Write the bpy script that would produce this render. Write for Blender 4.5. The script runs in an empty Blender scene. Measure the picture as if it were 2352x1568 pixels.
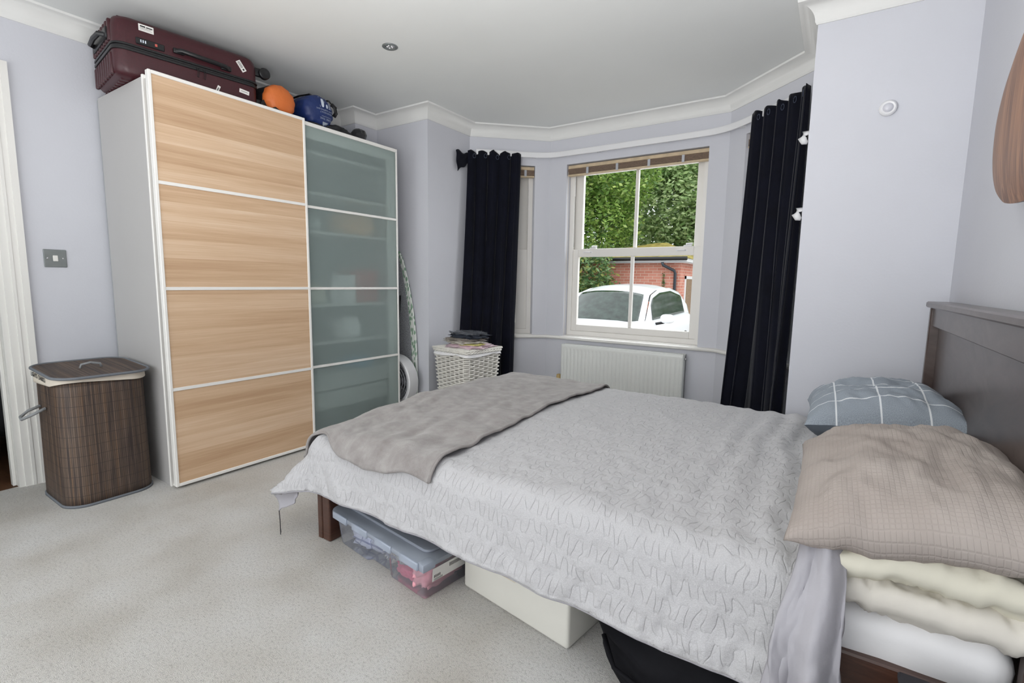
import bpy, bmesh, math, random
from mathutils import Vector, Matrix, noise
S = bpy.context.scene
COL = S.collection
random.seed(7)
PI = math.pi

# ---------------------------------------------------------------- camera
cam = bpy.data.cameras.new('camera'); co = bpy.data.objects.new('camera', cam); COL.objects.link(co)
Rr = (0.83433295, 0.5510517, 0.01518407); Rd = (0.07911253, -0.0924322, -0.99257115); Rf = (-0.54555453, 0.82933606, -0.12071433)
M = Matrix.Identity(4)
for i in range(3):
    M[i][0] = Rr[i]; M[i][1] = -Rd[i]; M[i][2] = -Rf[i]
M[0][3], M[1][3], M[2][3] = 3.3717, 0.0, 1.0702
co.matrix_world = M
cam.sensor_width = 36.0; cam.lens = 1123.505 / 2352 * 36.0; cam.clip_start = 0.02; cam.clip_end = 200
S.camera = co
# ---------------------------------------------------------------- world, lights, exposure
S.view_settings.view_transform = 'Standard'; S.view_settings.look = 'None'
S.view_settings.exposure = 0.0; S.view_settings.gamma = 1.0; S.view_settings.use_curve_mapping = False
W = bpy.data.worlds.new('overcast_sky'); S.world = W; W.use_nodes = True
nt = W.node_tree; bg = nt.nodes['Background']
tc = nt.nodes.new('ShaderNodeTexCoord'); sx = nt.nodes.new('ShaderNodeSeparateXYZ'); rp = nt.nodes.new('ShaderNodeValToRGB')
nt.links.new(tc.outputs['Generated'], sx.inputs[0]); nt.links.new(sx.outputs['Z'], rp.inputs[0]); nt.links.new(rp.outputs[0], bg.inputs[0])
rp.color_ramp.elements[0].position = 0.0; rp.color_ramp.elements[0].color = (0.75, 0.78, 0.80, 1)
rp.color_ramp.elements[1].position = 0.6; rp.color_ramp.elements[1].color = (0.93, 0.97, 1.0, 1)
bg.inputs[1].default_value = 2.4

def area(name, loc, target, sx_, sy_, power, color=(1, 1, 1)):
    l = bpy.data.lights.new(name, 'AREA'); l.shape = 'RECTANGLE'; l.size = sx_; l.size_y = sy_; l.energy = power; l.color = color
    o = bpy.data.objects.new(name, l); COL.objects.link(o); o.location = loc
    d = Vector(target) - Vector(loc); o.rotation_euler = d.to_track_quat('-Z', 'Y').to_euler()
    return o
area('fill_light_behind', (2.0, -1.5, 1.15), (1.9, 2.5, 0.7), 2.6, 1.5, 16, (1.0, 0.985, 0.965))  # added soft fill behind the camera, not a lamp of the room
area('ceiling_bounce_light', (2.7, 0.35, 1.25), (2.55, 0.75, 2.36), 0.9, 0.6, 40, (1.0, 0.99, 0.975))
area('daylight_bay', (2.0, 5.1, 2.3), (2.0, 3.0, 0.9), 2.6, 1.8, 60, (0.95, 0.98, 1.0))

# ---------------------------------------------------------------- materials
def lin(c):
    return tuple(((v / 255) / 12.92 if v / 255 <= 0.04045 else ((v / 255 + 0.055) / 1.055) ** 2.4) for v in c)
MATS = {}
def newmat(name):
    m = bpy.data.materials.new(name); m.use_nodes = True
    return m, m.node_tree, m.node_tree.nodes['Principled BSDF']
def N(nt, t, **kw):
    n = nt.nodes.new(t)
    for k, v in kw.items():
        if k in n.inputs: n.inputs[k].default_value = v
        else: setattr(n, k, v)
    return n
def coords(nt, scale=(1, 1, 1), uv=False, rot=(0, 0, 0)):
    t = nt.nodes.new('ShaderNodeTexCoord'); mp = nt.nodes.new('ShaderNodeMapping')
    mp.inputs['Scale'].default_value = scale; mp.inputs['Rotation'].default_value = rot
    nt.links.new(t.outputs['UV' if uv else 'Object'], mp.inputs[0])
    return mp.outputs[0]
def ramp(nt, fac, stops):
    r = nt.nodes.new('ShaderNodeValToRGB'); e = r.color_ramp.elements
    while len(e) < len(stops): e.new(0.5)
    for i, (p_, c) in enumerate(stops):
        e[i].position = p_; e[i].color = (*c, 1)
    nt.links.new(fac, r.inputs[0]); return r.outputs[0]
def plain(name, rgb, rough=0.6, var=0.04, vscale=6, bump=0.0, bscale=60, metal=0.0, spec=0.5, sheen=0.0, uv=False, scale=(1, 1, 1), coat=0.0):
    if name in MATS: return MATS[name]
    m, nt, b = newmat(name)
    c = lin(rgb); v = coords(nt, scale, uv)
    n = N(nt, 'ShaderNodeTexNoise', Scale=vscale, Detail=4.0); nt.links.new(v, n.inputs['Vector'])
    o = ramp(nt, n.outputs['Fac'], [(0.3, tuple(max(0, x * (1 - var)) for x in c)), (0.7, tuple(min(1, x * (1 + var)) for x in c))])
    nt.links.new(o, b.inputs['Base Color'])
    b.inputs['Roughness'].default_value = rough; b.inputs['Metallic'].default_value = metal
    b.inputs['Specular IOR Level'].default_value = spec
    if sheen: b.inputs['Sheen Weight'].default_value = sheen; b.inputs['Sheen Roughness'].default_value = 0.4
    if coat: b.inputs['Coat Weight'].default_value = coat
    if bump:
        n2 = N(nt, 'ShaderNodeTexNoise', Scale=bscale, Detail=5.0); nt.links.new(v, n2.inputs['Vector'])
        bp = N(nt, 'ShaderNodeBump', Strength=bump, Distance=0.01); nt.links.new(n2.outputs['Fac'], bp.inputs['Height'])
        nt.links.new(bp.outputs[0], b.inputs['Normal'])
    MATS[name] = m; return m

wall_m = plain('lavender_wall_paint', (204, 205, 212), 0.75, 0.02, 2, 0.06, 90, spec=0.25)
ceil_m = plain('ceiling_paint', (229, 231, 230), 0.85, 0.015, 2, 0.03, 60, spec=0.2)
cove_m = plain('coving_paint', (226, 226, 224), 0.7, 0.02, 5, 0.05, 40, spec=0.3)
gloss_m = plain('white_gloss_paint', (228, 226, 222), 0.35, 0.01, 5)
pvc_m = plain('white_sash_paint', (228, 225, 220), 0.38, 0.015, 6)
rad_m = plain('radiator_enamel', (222, 224, 221), 0.35, 0.01)
lam_m = plain('white_laminate', (196, 194, 192), 0.45, 0.01)
alu_m = plain('white_door_frame', (232, 230, 226), 0.35, 0.01)
velvet_m = plain('navy_velvet', (9, 11, 24), 0.8, 0.25, 9, 0.15, 200, spec=0.15, sheen=0.12)
seam_m = plain('curtain_tape', (58, 66, 84), 0.7)
bedwood_m = None
def wood(name, stops, scale, rough=0.45, axis='X', distort=2.0, bump=0.05, coat=0.0):
    m, nt, b = newmat(name)
    v = coords(nt, scale)
    n = N(nt, 'ShaderNodeTexNoise', Scale=1.0, Detail=8.0, Roughness=0.62, Distortion=distort); nt.links.new(v, n.inputs['Vector'])
    o = ramp(nt, n.outputs['Fac'], stops)
    nt.links.new(o, b.inputs['Base Color']); b.inputs['Roughness'].default_value = rough
    if coat: b.inputs['Coat Weight'].default_value = coat; b.inputs['Coat Roughness'].default_value = 0.2
    bp = N(nt, 'ShaderNodeBump', Strength=bump, Distance=0.005); nt.links.new(n.outputs['Fac'], bp.inputs['Height']); nt.links.new(bp.outputs[0], b.inputs['Normal'])
    return m
bedwood_m = wood('espresso_wood', [(0.2, lin((46, 26, 19))), (0.5, lin((72, 44, 33))), (0.8, lin((92, 62, 50)))], (3, 3, 30), 0.30, bump=0.03, coat=0.3)
headwood_m = wood('espresso_headboard', [(0.2, lin((62, 48, 44))), (0.5, lin((78, 64, 60))), (0.8, lin((92, 80, 75)))], (4, 4, 9), 0.38, bump=0.02, coat=0.45)
walnut_m = wood('walnut_veneer', [(0.30, lin((84, 52, 34))), (0.45, lin((118, 80, 56))), (0.58, lin((142, 100, 72))), (0.72, lin((166, 122, 88)))], (40, 34, 2.2), 0.5, distort=0.8, coat=0.05)
walnutend_m = wood('walnut_end_grain', [(0.25, lin((150, 112, 90))), (0.6, lin((192, 160, 138))), (0.8, lin((205, 178, 158)))], (14, 10, 9), 0.35, coat=0.4)
hallfloor_m = wood('hall_wood_floor', [(0.2, lin((70, 45, 30))), (0.8, lin((110, 75, 50)))], (3, 12, 3), 0.5)

def oak():
    m, nt, b = newmat('stained_oak_effect')
    v = coords(nt)
    sp = nt.nodes.new('ShaderNodeSeparateXYZ'); nt.links.new(v, sp.inputs[0])
    def math_(op, a, b_=None, val=None):
        n = nt.nodes.new('ShaderNodeMath'); n.operation = op
        nt.links.new(a, n.inputs[0])
        if b_ is not None: nt.links.new(b_, n.inputs[1])
        if val is not None: n.inputs[1].default_value = val
        return n.outputs[0]
    # plank index with hard edge bands
    zi = math_('MULTIPLY', sp.outputs['Z'], val=11.2)
    fl = math_('FLOOR', zi)
    wn = nt.nodes.new('ShaderNodeTexWhiteNoise'); wn.noise_dimensions = '1D'; nt.links.new(fl, wn.inputs['W'])
    mp = nt.nodes.new('ShaderNodeMapping'); mp.inputs['Scale'].default_value = (1, 0.9, 26); nt.links.new(v, mp.inputs[0])
    cmb = nt.nodes.new('ShaderNodeCombineXYZ'); nt.links.new(math_('MULTIPLY', wn.outputs['Value'], val=17.0), cmb.inputs['Y'])
    ad = nt.nodes.new('ShaderNodeVectorMath'); ad.operation = 'ADD'; nt.links.new(mp.outputs[0], ad.inputs[0]); nt.links.new(cmb.outputs[0], ad.inputs[1])
    n1 = N(nt, 'ShaderNodeTexNoise', Scale=1.0, Detail=3.0, Distortion=0.6); nt.links.new(ad.outputs[0], n1.inputs['Vector'])
    mp2 = nt.nodes.new('ShaderNodeMapping'); mp2.inputs['Scale'].default_value = (1, 5, 210); nt.links.new(v, mp2.inputs[0])
    ad2 = nt.nodes.new('ShaderNodeVectorMath'); ad2.operation = 'ADD'; nt.links.new(mp2.outputs[0], ad2.inputs[0]); nt.links.new(cmb.outputs[0], ad2.inputs[1])
    n2 = N(nt, 'ShaderNodeTexNoise', Scale=1.0, Detail=4.0, Distortion=0.4); nt.links.new(ad2.outputs[0], n2.inputs['Vector'])
    s1 = math_('MULTIPLY', n1.outputs['Fac'], val=0.55); s2 = math_('MULTIPLY', n2.outputs['Fac'], val=0.30); s3 = math_('MULTIPLY', wn.outputs['Value'], val=0.20)
    s = math_('ADD', math_('ADD', s1, s2), s3)
    o = ramp(nt, s, [(0.32, lin((184, 150, 118))), (0.5, lin((200, 168, 136))), (0.62, lin((210, 180, 150))), (0.80, lin((222, 198, 172)))])
    nt.links.new(o, b.inputs['Base Color']); b.inputs['Roughness'].default_value = 0.5
    return m
oak_m = oak()

def carpet():
    m, nt, b = newmat('beige_carpet')
    v = coords(nt)
    n1 = N(nt, 'ShaderNodeTexNoise', Scale=3.0, Detail=5.0); nt.links.new(v, n1.inputs['Vector'])
    n2 = N(nt, 'ShaderNodeTexNoise', Scale=120.0, Detail=5.0, Roughness=0.75); nt.links.new(v, n2.inputs['Vector'])
    n3 = N(nt, 'ShaderNodeTexNoise', Scale=420.0, Detail=2.0); nt.links.new(v, n3.inputs['Vector'])
    o = ramp(nt, n1.outputs['Fac'], [(0.3, lin((208, 202, 193))), (0.5, lin((223, 219, 213))), (0.72, lin((232, 230, 227)))])
    sp = ramp(nt, n2.outputs['Fac'], [(0.32, (0.55, 0.54, 0.53)), (0.50, (1, 1, 1))])
    mx = nt.nodes.new('ShaderNodeMix'); mx.data_type = 'RGBA'; mx.blend_type = 'MULTIPLY'; mx.inputs[0].default_value = 0.75
    nt.links.new(o, mx.inputs[6]); nt.links.new(sp, mx.inputs[7]); nt.links.new(mx.outputs[2], b.inputs['Base Color'])
    b.inputs['Roughness'].default_value = 0.95; b.inputs['Specular IOR Level'].default_value = 0.1
    b.inputs['Sheen Weight'].default_value = 0.2
    ad = nt.nodes.new('ShaderNodeMath'); ad.operation = 'ADD'; nt.links.new(n2.outputs['Fac'], ad.inputs[0]); nt.links.new(n3.outputs['Fac'], ad.inputs[1])
    bp = N(nt, 'ShaderNodeBump', Strength=0.9, Distance=0.008); nt.links.new(ad.outputs[0], bp.inputs['Height']); nt.links.new(bp.outputs[0], b.inputs['Normal'])
    return m
carpet_m = carpet()

def seersucker():
    """quilted duvet: rows of wiggly puckers, in UV metres"""
    m, nt, b = newmat('seersucker_grey')
    v = coords(nt, uv=True)
    sp = nt.nodes.new('ShaderNodeSeparateXYZ'); nt.links.new(v, sp.inputs[0])
    def mt(op, a, b_=None, val=None):
        n = nt.nodes.new('ShaderNodeMath'); n.operation = op
        if isinstance(a, (int, float)): n.inputs[0].default_value = a
        else: nt.links.new(a, n.inputs[0])
        if b_ is not None: nt.links.new(b_, n.inputs[1])
        if val is not None: n.inputs[1].default_value = val
        return n.outputs[0]
    nz = N(nt, 'ShaderNodeTexNoise', Scale=9.0, Detail=2.0); nt.links.new(v, nz.inputs['Vector'])
    jit = mt('MULTIPLY', mt('SUBTRACT', nz.outputs['Fac'], val=0.5), val=0.07)
    x = mt('ADD', sp.outputs['X'], jit); y = mt('ADD', sp.outputs['Y'], jit)
    # a meander: y displaced by square-ish wave of x, repeated in rows
    sx_ = mt('SINE', mt('MULTIPLY', x, val=2 * PI / 0.040))
    sq = mt('MULTIPLY', mt('MULTIPLY', sx_, mt('SUBTRACT', 1.9, mt('MULTIPLY', sx_, sx_))), val=0.019)
    r = mt('SUBTRACT', y, sq)
    fr = mt('PINGPONG', r, val=0.030)
    line = mt('POWER', mt('DIVIDE', fr, val=0.030), val=5.0)
    nf = N(nt, 'ShaderNodeTexNoise', Scale=60.0, Detail=4.0); nt.links.new(v, nf.inputs['Vector'])
    h = mt('ADD', mt('MULTIPLY', line, val=-0.34), mt('MULTIPLY', nf.outputs['Fac'], val=0.8))
    bp = N(nt, 'ShaderNodeBump', Strength=0.75, Distance=0.007); nt.links.new(h, bp.inputs['Height']); nt.links.new(bp.outputs[0], b.inputs['Normal'])
    n1 = N(nt, 'ShaderNodeTexNoise', Scale=400.0, Detail=2.0); nt.links.new(v, n1.inputs['Vector'])
    o = ramp(nt, n1.outputs['Fac'], [(0.3, lin((176, 175, 177))), (0.7, lin((192, 191, 193)))])
    nt.links.new(o, b.inputs['Base Color']); b.inputs['Roughness'].default_value = 0.85; b.inputs['Sheen Weight'].default_value = 0.15; b.inputs['Specular IOR Level'].default_value = 0.2
    return m
duvet_m = seersucker()
duvetin_m = plain('duvet_reverse_cotton', (166, 164, 170), 0.8, 0.03, 20, 0.12, 60)
def fleece():
    m, nt, b = newmat('grey_fleece'); v = coords(nt, uv=True)
    n1 = N(nt, 'ShaderNodeTexNoise', Scale=14.0, Detail=8.0, Roughness=0.65); nt.links.new(v, n1.inputs['Vector'])
    n2 = N(nt, 'ShaderNodeTexNoise', Scale=350.0, Detail=3.0); nt.links.new(v, n2.inputs['Vector'])
    o = ramp(nt, n1.outputs['Fac'], [(0.32, lin((132, 126, 124))), (0.5, lin((148, 143, 141))), (0.68, lin((164, 160, 158)))])
    nt.links.new(o, b.inputs['Base Color']); b.inputs['Roughness'].default_value = 0.9; b.inputs['Sheen Weight'].default_value = 0.35; b.inputs['Specular IOR Level'].default_value = 0.1
    bp = N(nt, 'ShaderNodeBump', Strength=0.5, Distance=0.004); nt.links.new(n2.outputs['Fac'], bp.inputs['Height']); nt.links.new(bp.outputs[0], b.inputs['Normal'])
    return m
fleece_m = fleece()
def waffle():
    m, nt, b = newmat('taupe_waffle_cotton'); v = coords(nt, uv=True)
    br = N(nt, 'ShaderNodeTexBrick', Scale=1.0); nt.links.new(v, br.inputs['Vector'])
    br.offset = 0.0; br.inputs['Brick Width'].default_value = 0.009; br.inputs['Row Height'].default_value = 0.009; br.inputs['Mortar Size'].default_value = 0.0015; br.inputs['Mortar Smooth'].default_value = 1.0
    n1 = N(nt, 'ShaderNodeTexNoise', Scale=5.0, Detail=4.0); nt.links.new(v, n1.inputs['Vector'])
    o = ramp(nt, n1.outputs['Fac'], [(0.3, lin((160, 150, 144))), (0.7, lin((176, 167, 161)))])
    nt.links.new(o, b.inputs['Base Color']); b.inputs['Roughness'].default_value = 0.9; b.inputs['Specular IOR Level'].default_value = 0.1
    bp = N(nt, 'ShaderNodeBump', Strength=0.35, Distance=0.003); nt.links.new(br.outputs['Fac'], bp.inputs['Height']); nt.links.new(bp.outputs[0], b.inputs['Normal'])
    return m
waffle_m = waffle()
def windowpane(name, base, line, w, h, t, ox=0.0, oy=0.0):
    m, nt, b = newmat(name); v = coords(nt, uv=True)
    mp = nt.nodes.new('ShaderNodeMapping'); mp.inputs['Location'].default_value = (ox, oy, 0); nt.links.new(v, mp.inputs[0])
    br = N(nt, 'ShaderNodeTexBrick', Scale=1.0); nt.links.new(mp.outputs[0], br.inputs['Vector']); br.offset = 0.0
    br.inputs['Brick Width'].default_value = w; br.inputs['Row Height'].default_value = h; br.inputs['Mortar Size'].default_value = t
    br.inputs['Mortar Smooth'].default_value = 0.2
    n1 = N(nt, 'ShaderNodeTexNoise', Scale=500.0, Detail=2.0); nt.links.new(v, n1.inputs['Vector'])
    c = lin(base); o = ramp(nt, n1.outputs['Fac'], [(0.35, tuple(x * 0.8 for x in c)), (0.65, tuple(x * 1.15 for x in c))])
    mx = nt.nodes.new('ShaderNodeMix'); mx.data_type = 'RGBA'
    nt.links.new(br.outputs['Fac'], mx.inputs[0]); nt.links.new(o, mx.inputs[6]); mx.inputs[7].default_value = (*lin(line), 1)
    nt.links.new(mx.outputs[2], b.inputs['Base Color']); b.inputs['Roughness'].default_value = 0.85; b.inputs['Specular IOR Level'].default_value = 0.15
    return m
check_m = windowpane('grey_windowpane_check', (148, 156, 165), (220, 223, 226), 0.125, 0.10, 0.0028, 0.03, 0.02)
slate_m = plain('slate_cotton', (92, 99, 108), 0.85, 0.05, 30, 0.1, 60)
cream_m = plain('cream_cotton', (222, 218, 202), 0.8, 0.04, 12, 0.12, 35, spec=0.2)
ivory_m = plain('ivory_cotton', (218, 213, 204), 0.8, 0.04, 12, 0.12, 35, spec=0.2)
sheet_m = plain('white_sheet', (236, 235, 236), 0.8, 0.02, 12, 0.1, 30, spec=0.2)

def frosted():
    m, nt, b = newmat('frosted_glass')
    b.inputs['Base Color'].default_value = (*lin((240, 246, 245)), 1); b.inputs['Roughness'].default_value = 0.38
    b.inputs['Transmission Weight'].default_value = 1.0; b.inputs['IOR'].default_value = 1.12
    d = N(nt, 'ShaderNodeBsdfDiffuse'); d.inputs['Color'].default_value = (*lin((186, 200, 198)), 1)
    t = N(nt, 'ShaderNodeBsdfTranslucent'); t.inputs['Color'].default_value = (*lin((214, 228, 225)), 1)
    m1 = N(nt, 'ShaderNodeMixShader'); m1.inputs[0].default_value = 0.3; nt.links.new(d.outputs[0], m1.inputs[1]); nt.links.new(t.outputs[0], m1.inputs[2])
    m2 = N(nt, 'ShaderNodeMixShader'); m2.inputs[0].default_value = 0.38
    nt.links.new(b.outputs[0], m2.inputs[1]); nt.links.new(m1.outputs[0], m2.inputs[2])
    nt.links.new(m2.outputs[0], nt.nodes['Material Output'].inputs[0]); return m
frost_m = frosted()
def clear(name, tint, milk, milkcol, gloss=0.08, rough=0.05):
    m, nt, b = newmat(name)
    tr = N(nt, 'ShaderNodeBsdfTransparent'); tr.inputs[0].default_value = (*tint, 1)
    gl = N(nt, 'ShaderNodeBsdfGlossy'); gl.inputs['Roughness'].default_value = rough
    fr = N(nt, 'ShaderNodeFresnel', IOR=1.45)
    a = N(nt, 'ShaderNodeMixShader'); nt.links.new(fr.outputs[0], a.inputs[0]); nt.links.new(tr.outputs[0], a.inputs[1]); nt.links.new(gl.outputs[0], a.inputs[2])
    df = N(nt, 'ShaderNodeBsdfDiffuse'); df.inputs[0].default_value = (*lin(milkcol), 1)
    m2 = N(nt, 'ShaderNodeMixShader'); m2.inputs[0].default_value = milk; nt.links.new(a.outputs[0], m2.inputs[1]); nt.links.new(df.outputs[0], m2.inputs[2])
    nt.links.new(m2.outputs[0], nt.nodes['Material Output'].inputs[0]); return m
glass_m = clear('window_glass', (0.96, 0.98, 0.97), 0.045, (225, 230, 230))  # the small milk share paints a pale haze over the view outside
plastic_m = clear('clear_storage_plastic', (0.97, 0.98, 1.0), 0.16, (214, 218, 228), rough=0.15)
plasticlid_m = clear('milky_storage_plastic', (0.96, 0.98, 1.0), 0.36, (206, 214, 228), rough=0.2)
bag_m = clear('clear_polythene', (0.9, 0.92, 0.95), 0.12, (200, 205, 215), rough=0.1)

black_m = plain('black_nylon', (16, 16, 20), 0.6, 0.2, 20, 0.1, 80)
blackpl_m = plain('black_plastic', (20, 20, 23), 0.38, 0.05)
dark_m = plain('charcoal_fabric', (38, 36, 42), 0.8, 0.1, 20, 0.1, 90)
case_m = plain('burgundy_shell', (60, 19, 27), 0.42, 0.12, 90, 0.05, 300)
orange_m = plain('orange_nylon', (206, 108, 48), 0.55, 0.06, 9, 0.3, 25)
blue_m = plain('blue_nylon', (20, 42, 96), 0.5, 0.12, 9, 0.3, 30)
print_m = plain('white_print', (205, 214, 226), 0.6, 0.02)
paper_m = plain('sticker_paper', (228, 226, 222), 0.6, 0.02)
ink_m = plain('black_ink', (30, 30, 34), 0.6, 0.02)
steel_m = plain('brushed_steel', (128, 133, 133), 0.4, 0.05, 40, metal=0.45)
chrome_m = plain('chrome', (200, 200, 200), 0.15, 0.02, metal=1.0)
whitepl_m = plain('white_plastic', (228, 228, 230), 0.4, 0.01)
greypl_m = plain('grey_plastic', (176, 178, 184), 0.4, 0.02)
cord_m = plain('grey_rope', (138, 140, 142), 0.7, 0.1, 80, 0.3, 200)
binding_m = plain('grey_binding', (108, 112, 118), 0.75, 0.06, 60, 0.1, 200)
liner_m = plain('cotton_liner', (216, 206, 192), 0.85, 0.03, 12, 0.15, 40)
bin_m = plain('offwhite_plastic', (214, 212, 204), 0.45, 0.02)
wicker_m = plain('white_painted_wicker', (226, 223, 216), 0.6, 0.08, 30, 0.1, 100)
blind_m = plain('driftwood_slats', (128, 108, 92), 0.7, 0.35, 60, 0.1, 60, scale=(1, 1, 6))
blindwood_m = plain('pale_pine', (202, 182, 152), 0.6, 0.12, 20)
beige_m = plain('aged_beige_plastic', (200, 172, 118), 0.5, 0.1)
def bamboo(name, ang=False):
    m, nt, b = newmat(name); v = coords(nt, uv=True)
    br = N(nt, 'ShaderNodeTexBrick', Scale=1.0); nt.links.new(v, br.inputs['Vector']); br.offset = 0.0
    br.inputs['Brick Width'].default_value = 0.0072; br.inputs['Row Height'].default_value = 5.0; br.inputs['Mortar Size'].default_value = 0.0005; br.inputs['Bias'].default_value = 0.0
    br.inputs['Color1'].default_value = (*lin((74, 62, 56)), 1); br.inputs['Color2'].default_value = (*lin((112, 96, 84)), 1); br.inputs['Mortar'].default_value = (*lin((34, 26, 22)), 1)
    mp = nt.nodes.new('ShaderNodeMapping'); mp.inputs['Scale'].default_value = (90, 3, 1); nt.links.new(v, mp.inputs[0])
    n1 = N(nt, 'ShaderNodeTexNoise', Scale=1.0, Detail=3.0); nt.links.new(mp.outputs[0], n1.inputs['Vector'])
    o = ramp(nt, n1.outputs['Fac'], [(0.35, lin((150, 140, 150))), (0.5, (0.9, 0.85, 0.8)), (0.7, lin((255, 225, 185)))])
    mx = nt.nodes.new('ShaderNodeMix'); mx.data_type = 'RGBA'; mx.blend_type = 'MULTIPLY'; mx.inputs[0].default_value = 0.8
    nt.links.new(br.outputs['Color'], mx.inputs[6]); nt.links.new(o, mx.inputs[7])
    # stitched rows
    b2 = N(nt, 'ShaderNodeTexBrick', Scale=1.0); nt.links.new(v, b2.inputs['Vector']); b2.offset = 0.0
    b2.inputs['Brick Width'].default_value = 50.0; b2.inputs['Row Height'].default_value = 0.047; b2.inputs['Mortar Size'].default_value = 0.0009
    mx2 = nt.nodes.new('ShaderNodeMix'); mx2.data_type = 'RGBA'; nt.links.new(b2.outputs['Fac'], mx2.inputs[0]); nt.links.new(mx.outputs[2], mx2.inputs[6]); mx2.inputs[7].default_value = (*lin((48, 40, 38)), 1)
    nt.links.new(mx2.outputs[2], b.inputs['Base Color']); b.inputs['Roughness'].default_value = 0.6
    bp = N(nt, 'ShaderNodeBump', Strength=0.4, Distance=0.002); bp.invert = True; nt.links.new(br.outputs['Fac'], bp.inputs['Height']); nt.links.new(bp.outputs[0], b.inputs['Normal'])
    return m
bamboo_m = bamboo('brown_bamboo')
def brick():
    m, nt, b = newmat('red_brickwork'); v = coords(nt, rot=(PI / 2, 0, 0))
    t = nt.nodes.new('ShaderNodeTexCoord'); sp = nt.nodes.new('ShaderNodeSeparateXYZ'); nt.links.new(t.outputs['Object'], sp.inputs[0])
    ad = nt.nodes.new('ShaderNodeMath'); ad.operation = 'ADD'; nt.links.new(sp.outputs['X'], ad.inputs[0]); nt.links.new(sp.outputs['Y'], ad.inputs[1])
    cb = nt.nodes.new('ShaderNodeCombineXYZ'); nt.links.new(ad.outputs[0], cb.inputs['X']); nt.links.new(sp.outputs['Z'], cb.inputs['Y'])
    br = N(nt, 'ShaderNodeTexBrick', Scale=1.0); nt.links.new(cb.outputs[0], br.inputs['Vector'])
    br.inputs['Brick Width'].default_value = 0.225; br.inputs['Row Height'].default_value = 0.075; br.inputs['Mortar Size'].default_value = 0.006
    br.inputs['Color1'].default_value = (*lin((186, 116, 98)), 1); br.inputs['Color2'].default_value = (*lin((204, 140, 122)), 1); br.inputs['Mortar'].default_value = (*lin((205, 180, 165)), 1)
    nt.links.new(br.outputs['Color'], b.inputs['Base Color']); b.inputs['Roughness'].default_value = 0.9
    return m
brick_m = brick()
roof_m = plain('mossy_tiles', (146, 132, 66), 0.9, 0.6, 5, 0.4, 20)
carw_m = plain('white_car_paint', (240, 242, 245), 0.25, 0.005, coat=0.6)
carg_m = plain('dark_car_glass', (44, 56, 50), 0.10, 0.5, 9, spec=0.5)
gravel_m = plain('gravel_drive', (150, 145, 138), 0.9, 0.3, 40, 0.4, 60)
def leaf(name, cols):
    m, nt, b = newmat(name)
    g = nt.nodes.new('ShaderNodeNewGeometry')
    o = ramp(nt, g.outputs['Random Per Island'], [(i / (len(cols) - 1), lin(c)) for i, c in enumerate(cols)])
    nt.links.new(o, b.inputs['Base Color']); b.inputs['Roughness'].default_value = 0.35; b.inputs['Subsurface Weight'].default_value = 0.0
    tr = N(nt, 'ShaderNodeBsdfTranslucent'); nt.links.new(o, tr.inputs[0])
    mx = N(nt, 'ShaderNodeMixShader'); mx.inputs[0].default_value = 0.35; nt.links.new(b.outputs[0], mx.inputs[1]); nt.links.new(tr.outputs[0], mx.inputs[2])
    nt.links.new(mx.outputs[0], nt.nodes['Material Output'].inputs[0]); return m
leafa_m = leaf('tree_leaves', [(70, 104, 48), (122, 156, 74), (160, 190, 100), (100, 134, 64), (190, 208, 124)])
leafb_m = leaf('glossy_shrub_leaves', [(62, 92, 56), (96, 130, 82), (140, 166, 112), (80, 114, 68), (176, 176, 96)])
leafc_m = leaf('pale_tree_leaves', [(112, 146, 90), (164, 190, 126), (196, 212, 160), (140, 170, 110), (206, 220, 172)])
bark_m = plain('bark', (84, 70, 58), 0.9, 0.3, 20, 0.5, 40)

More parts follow.
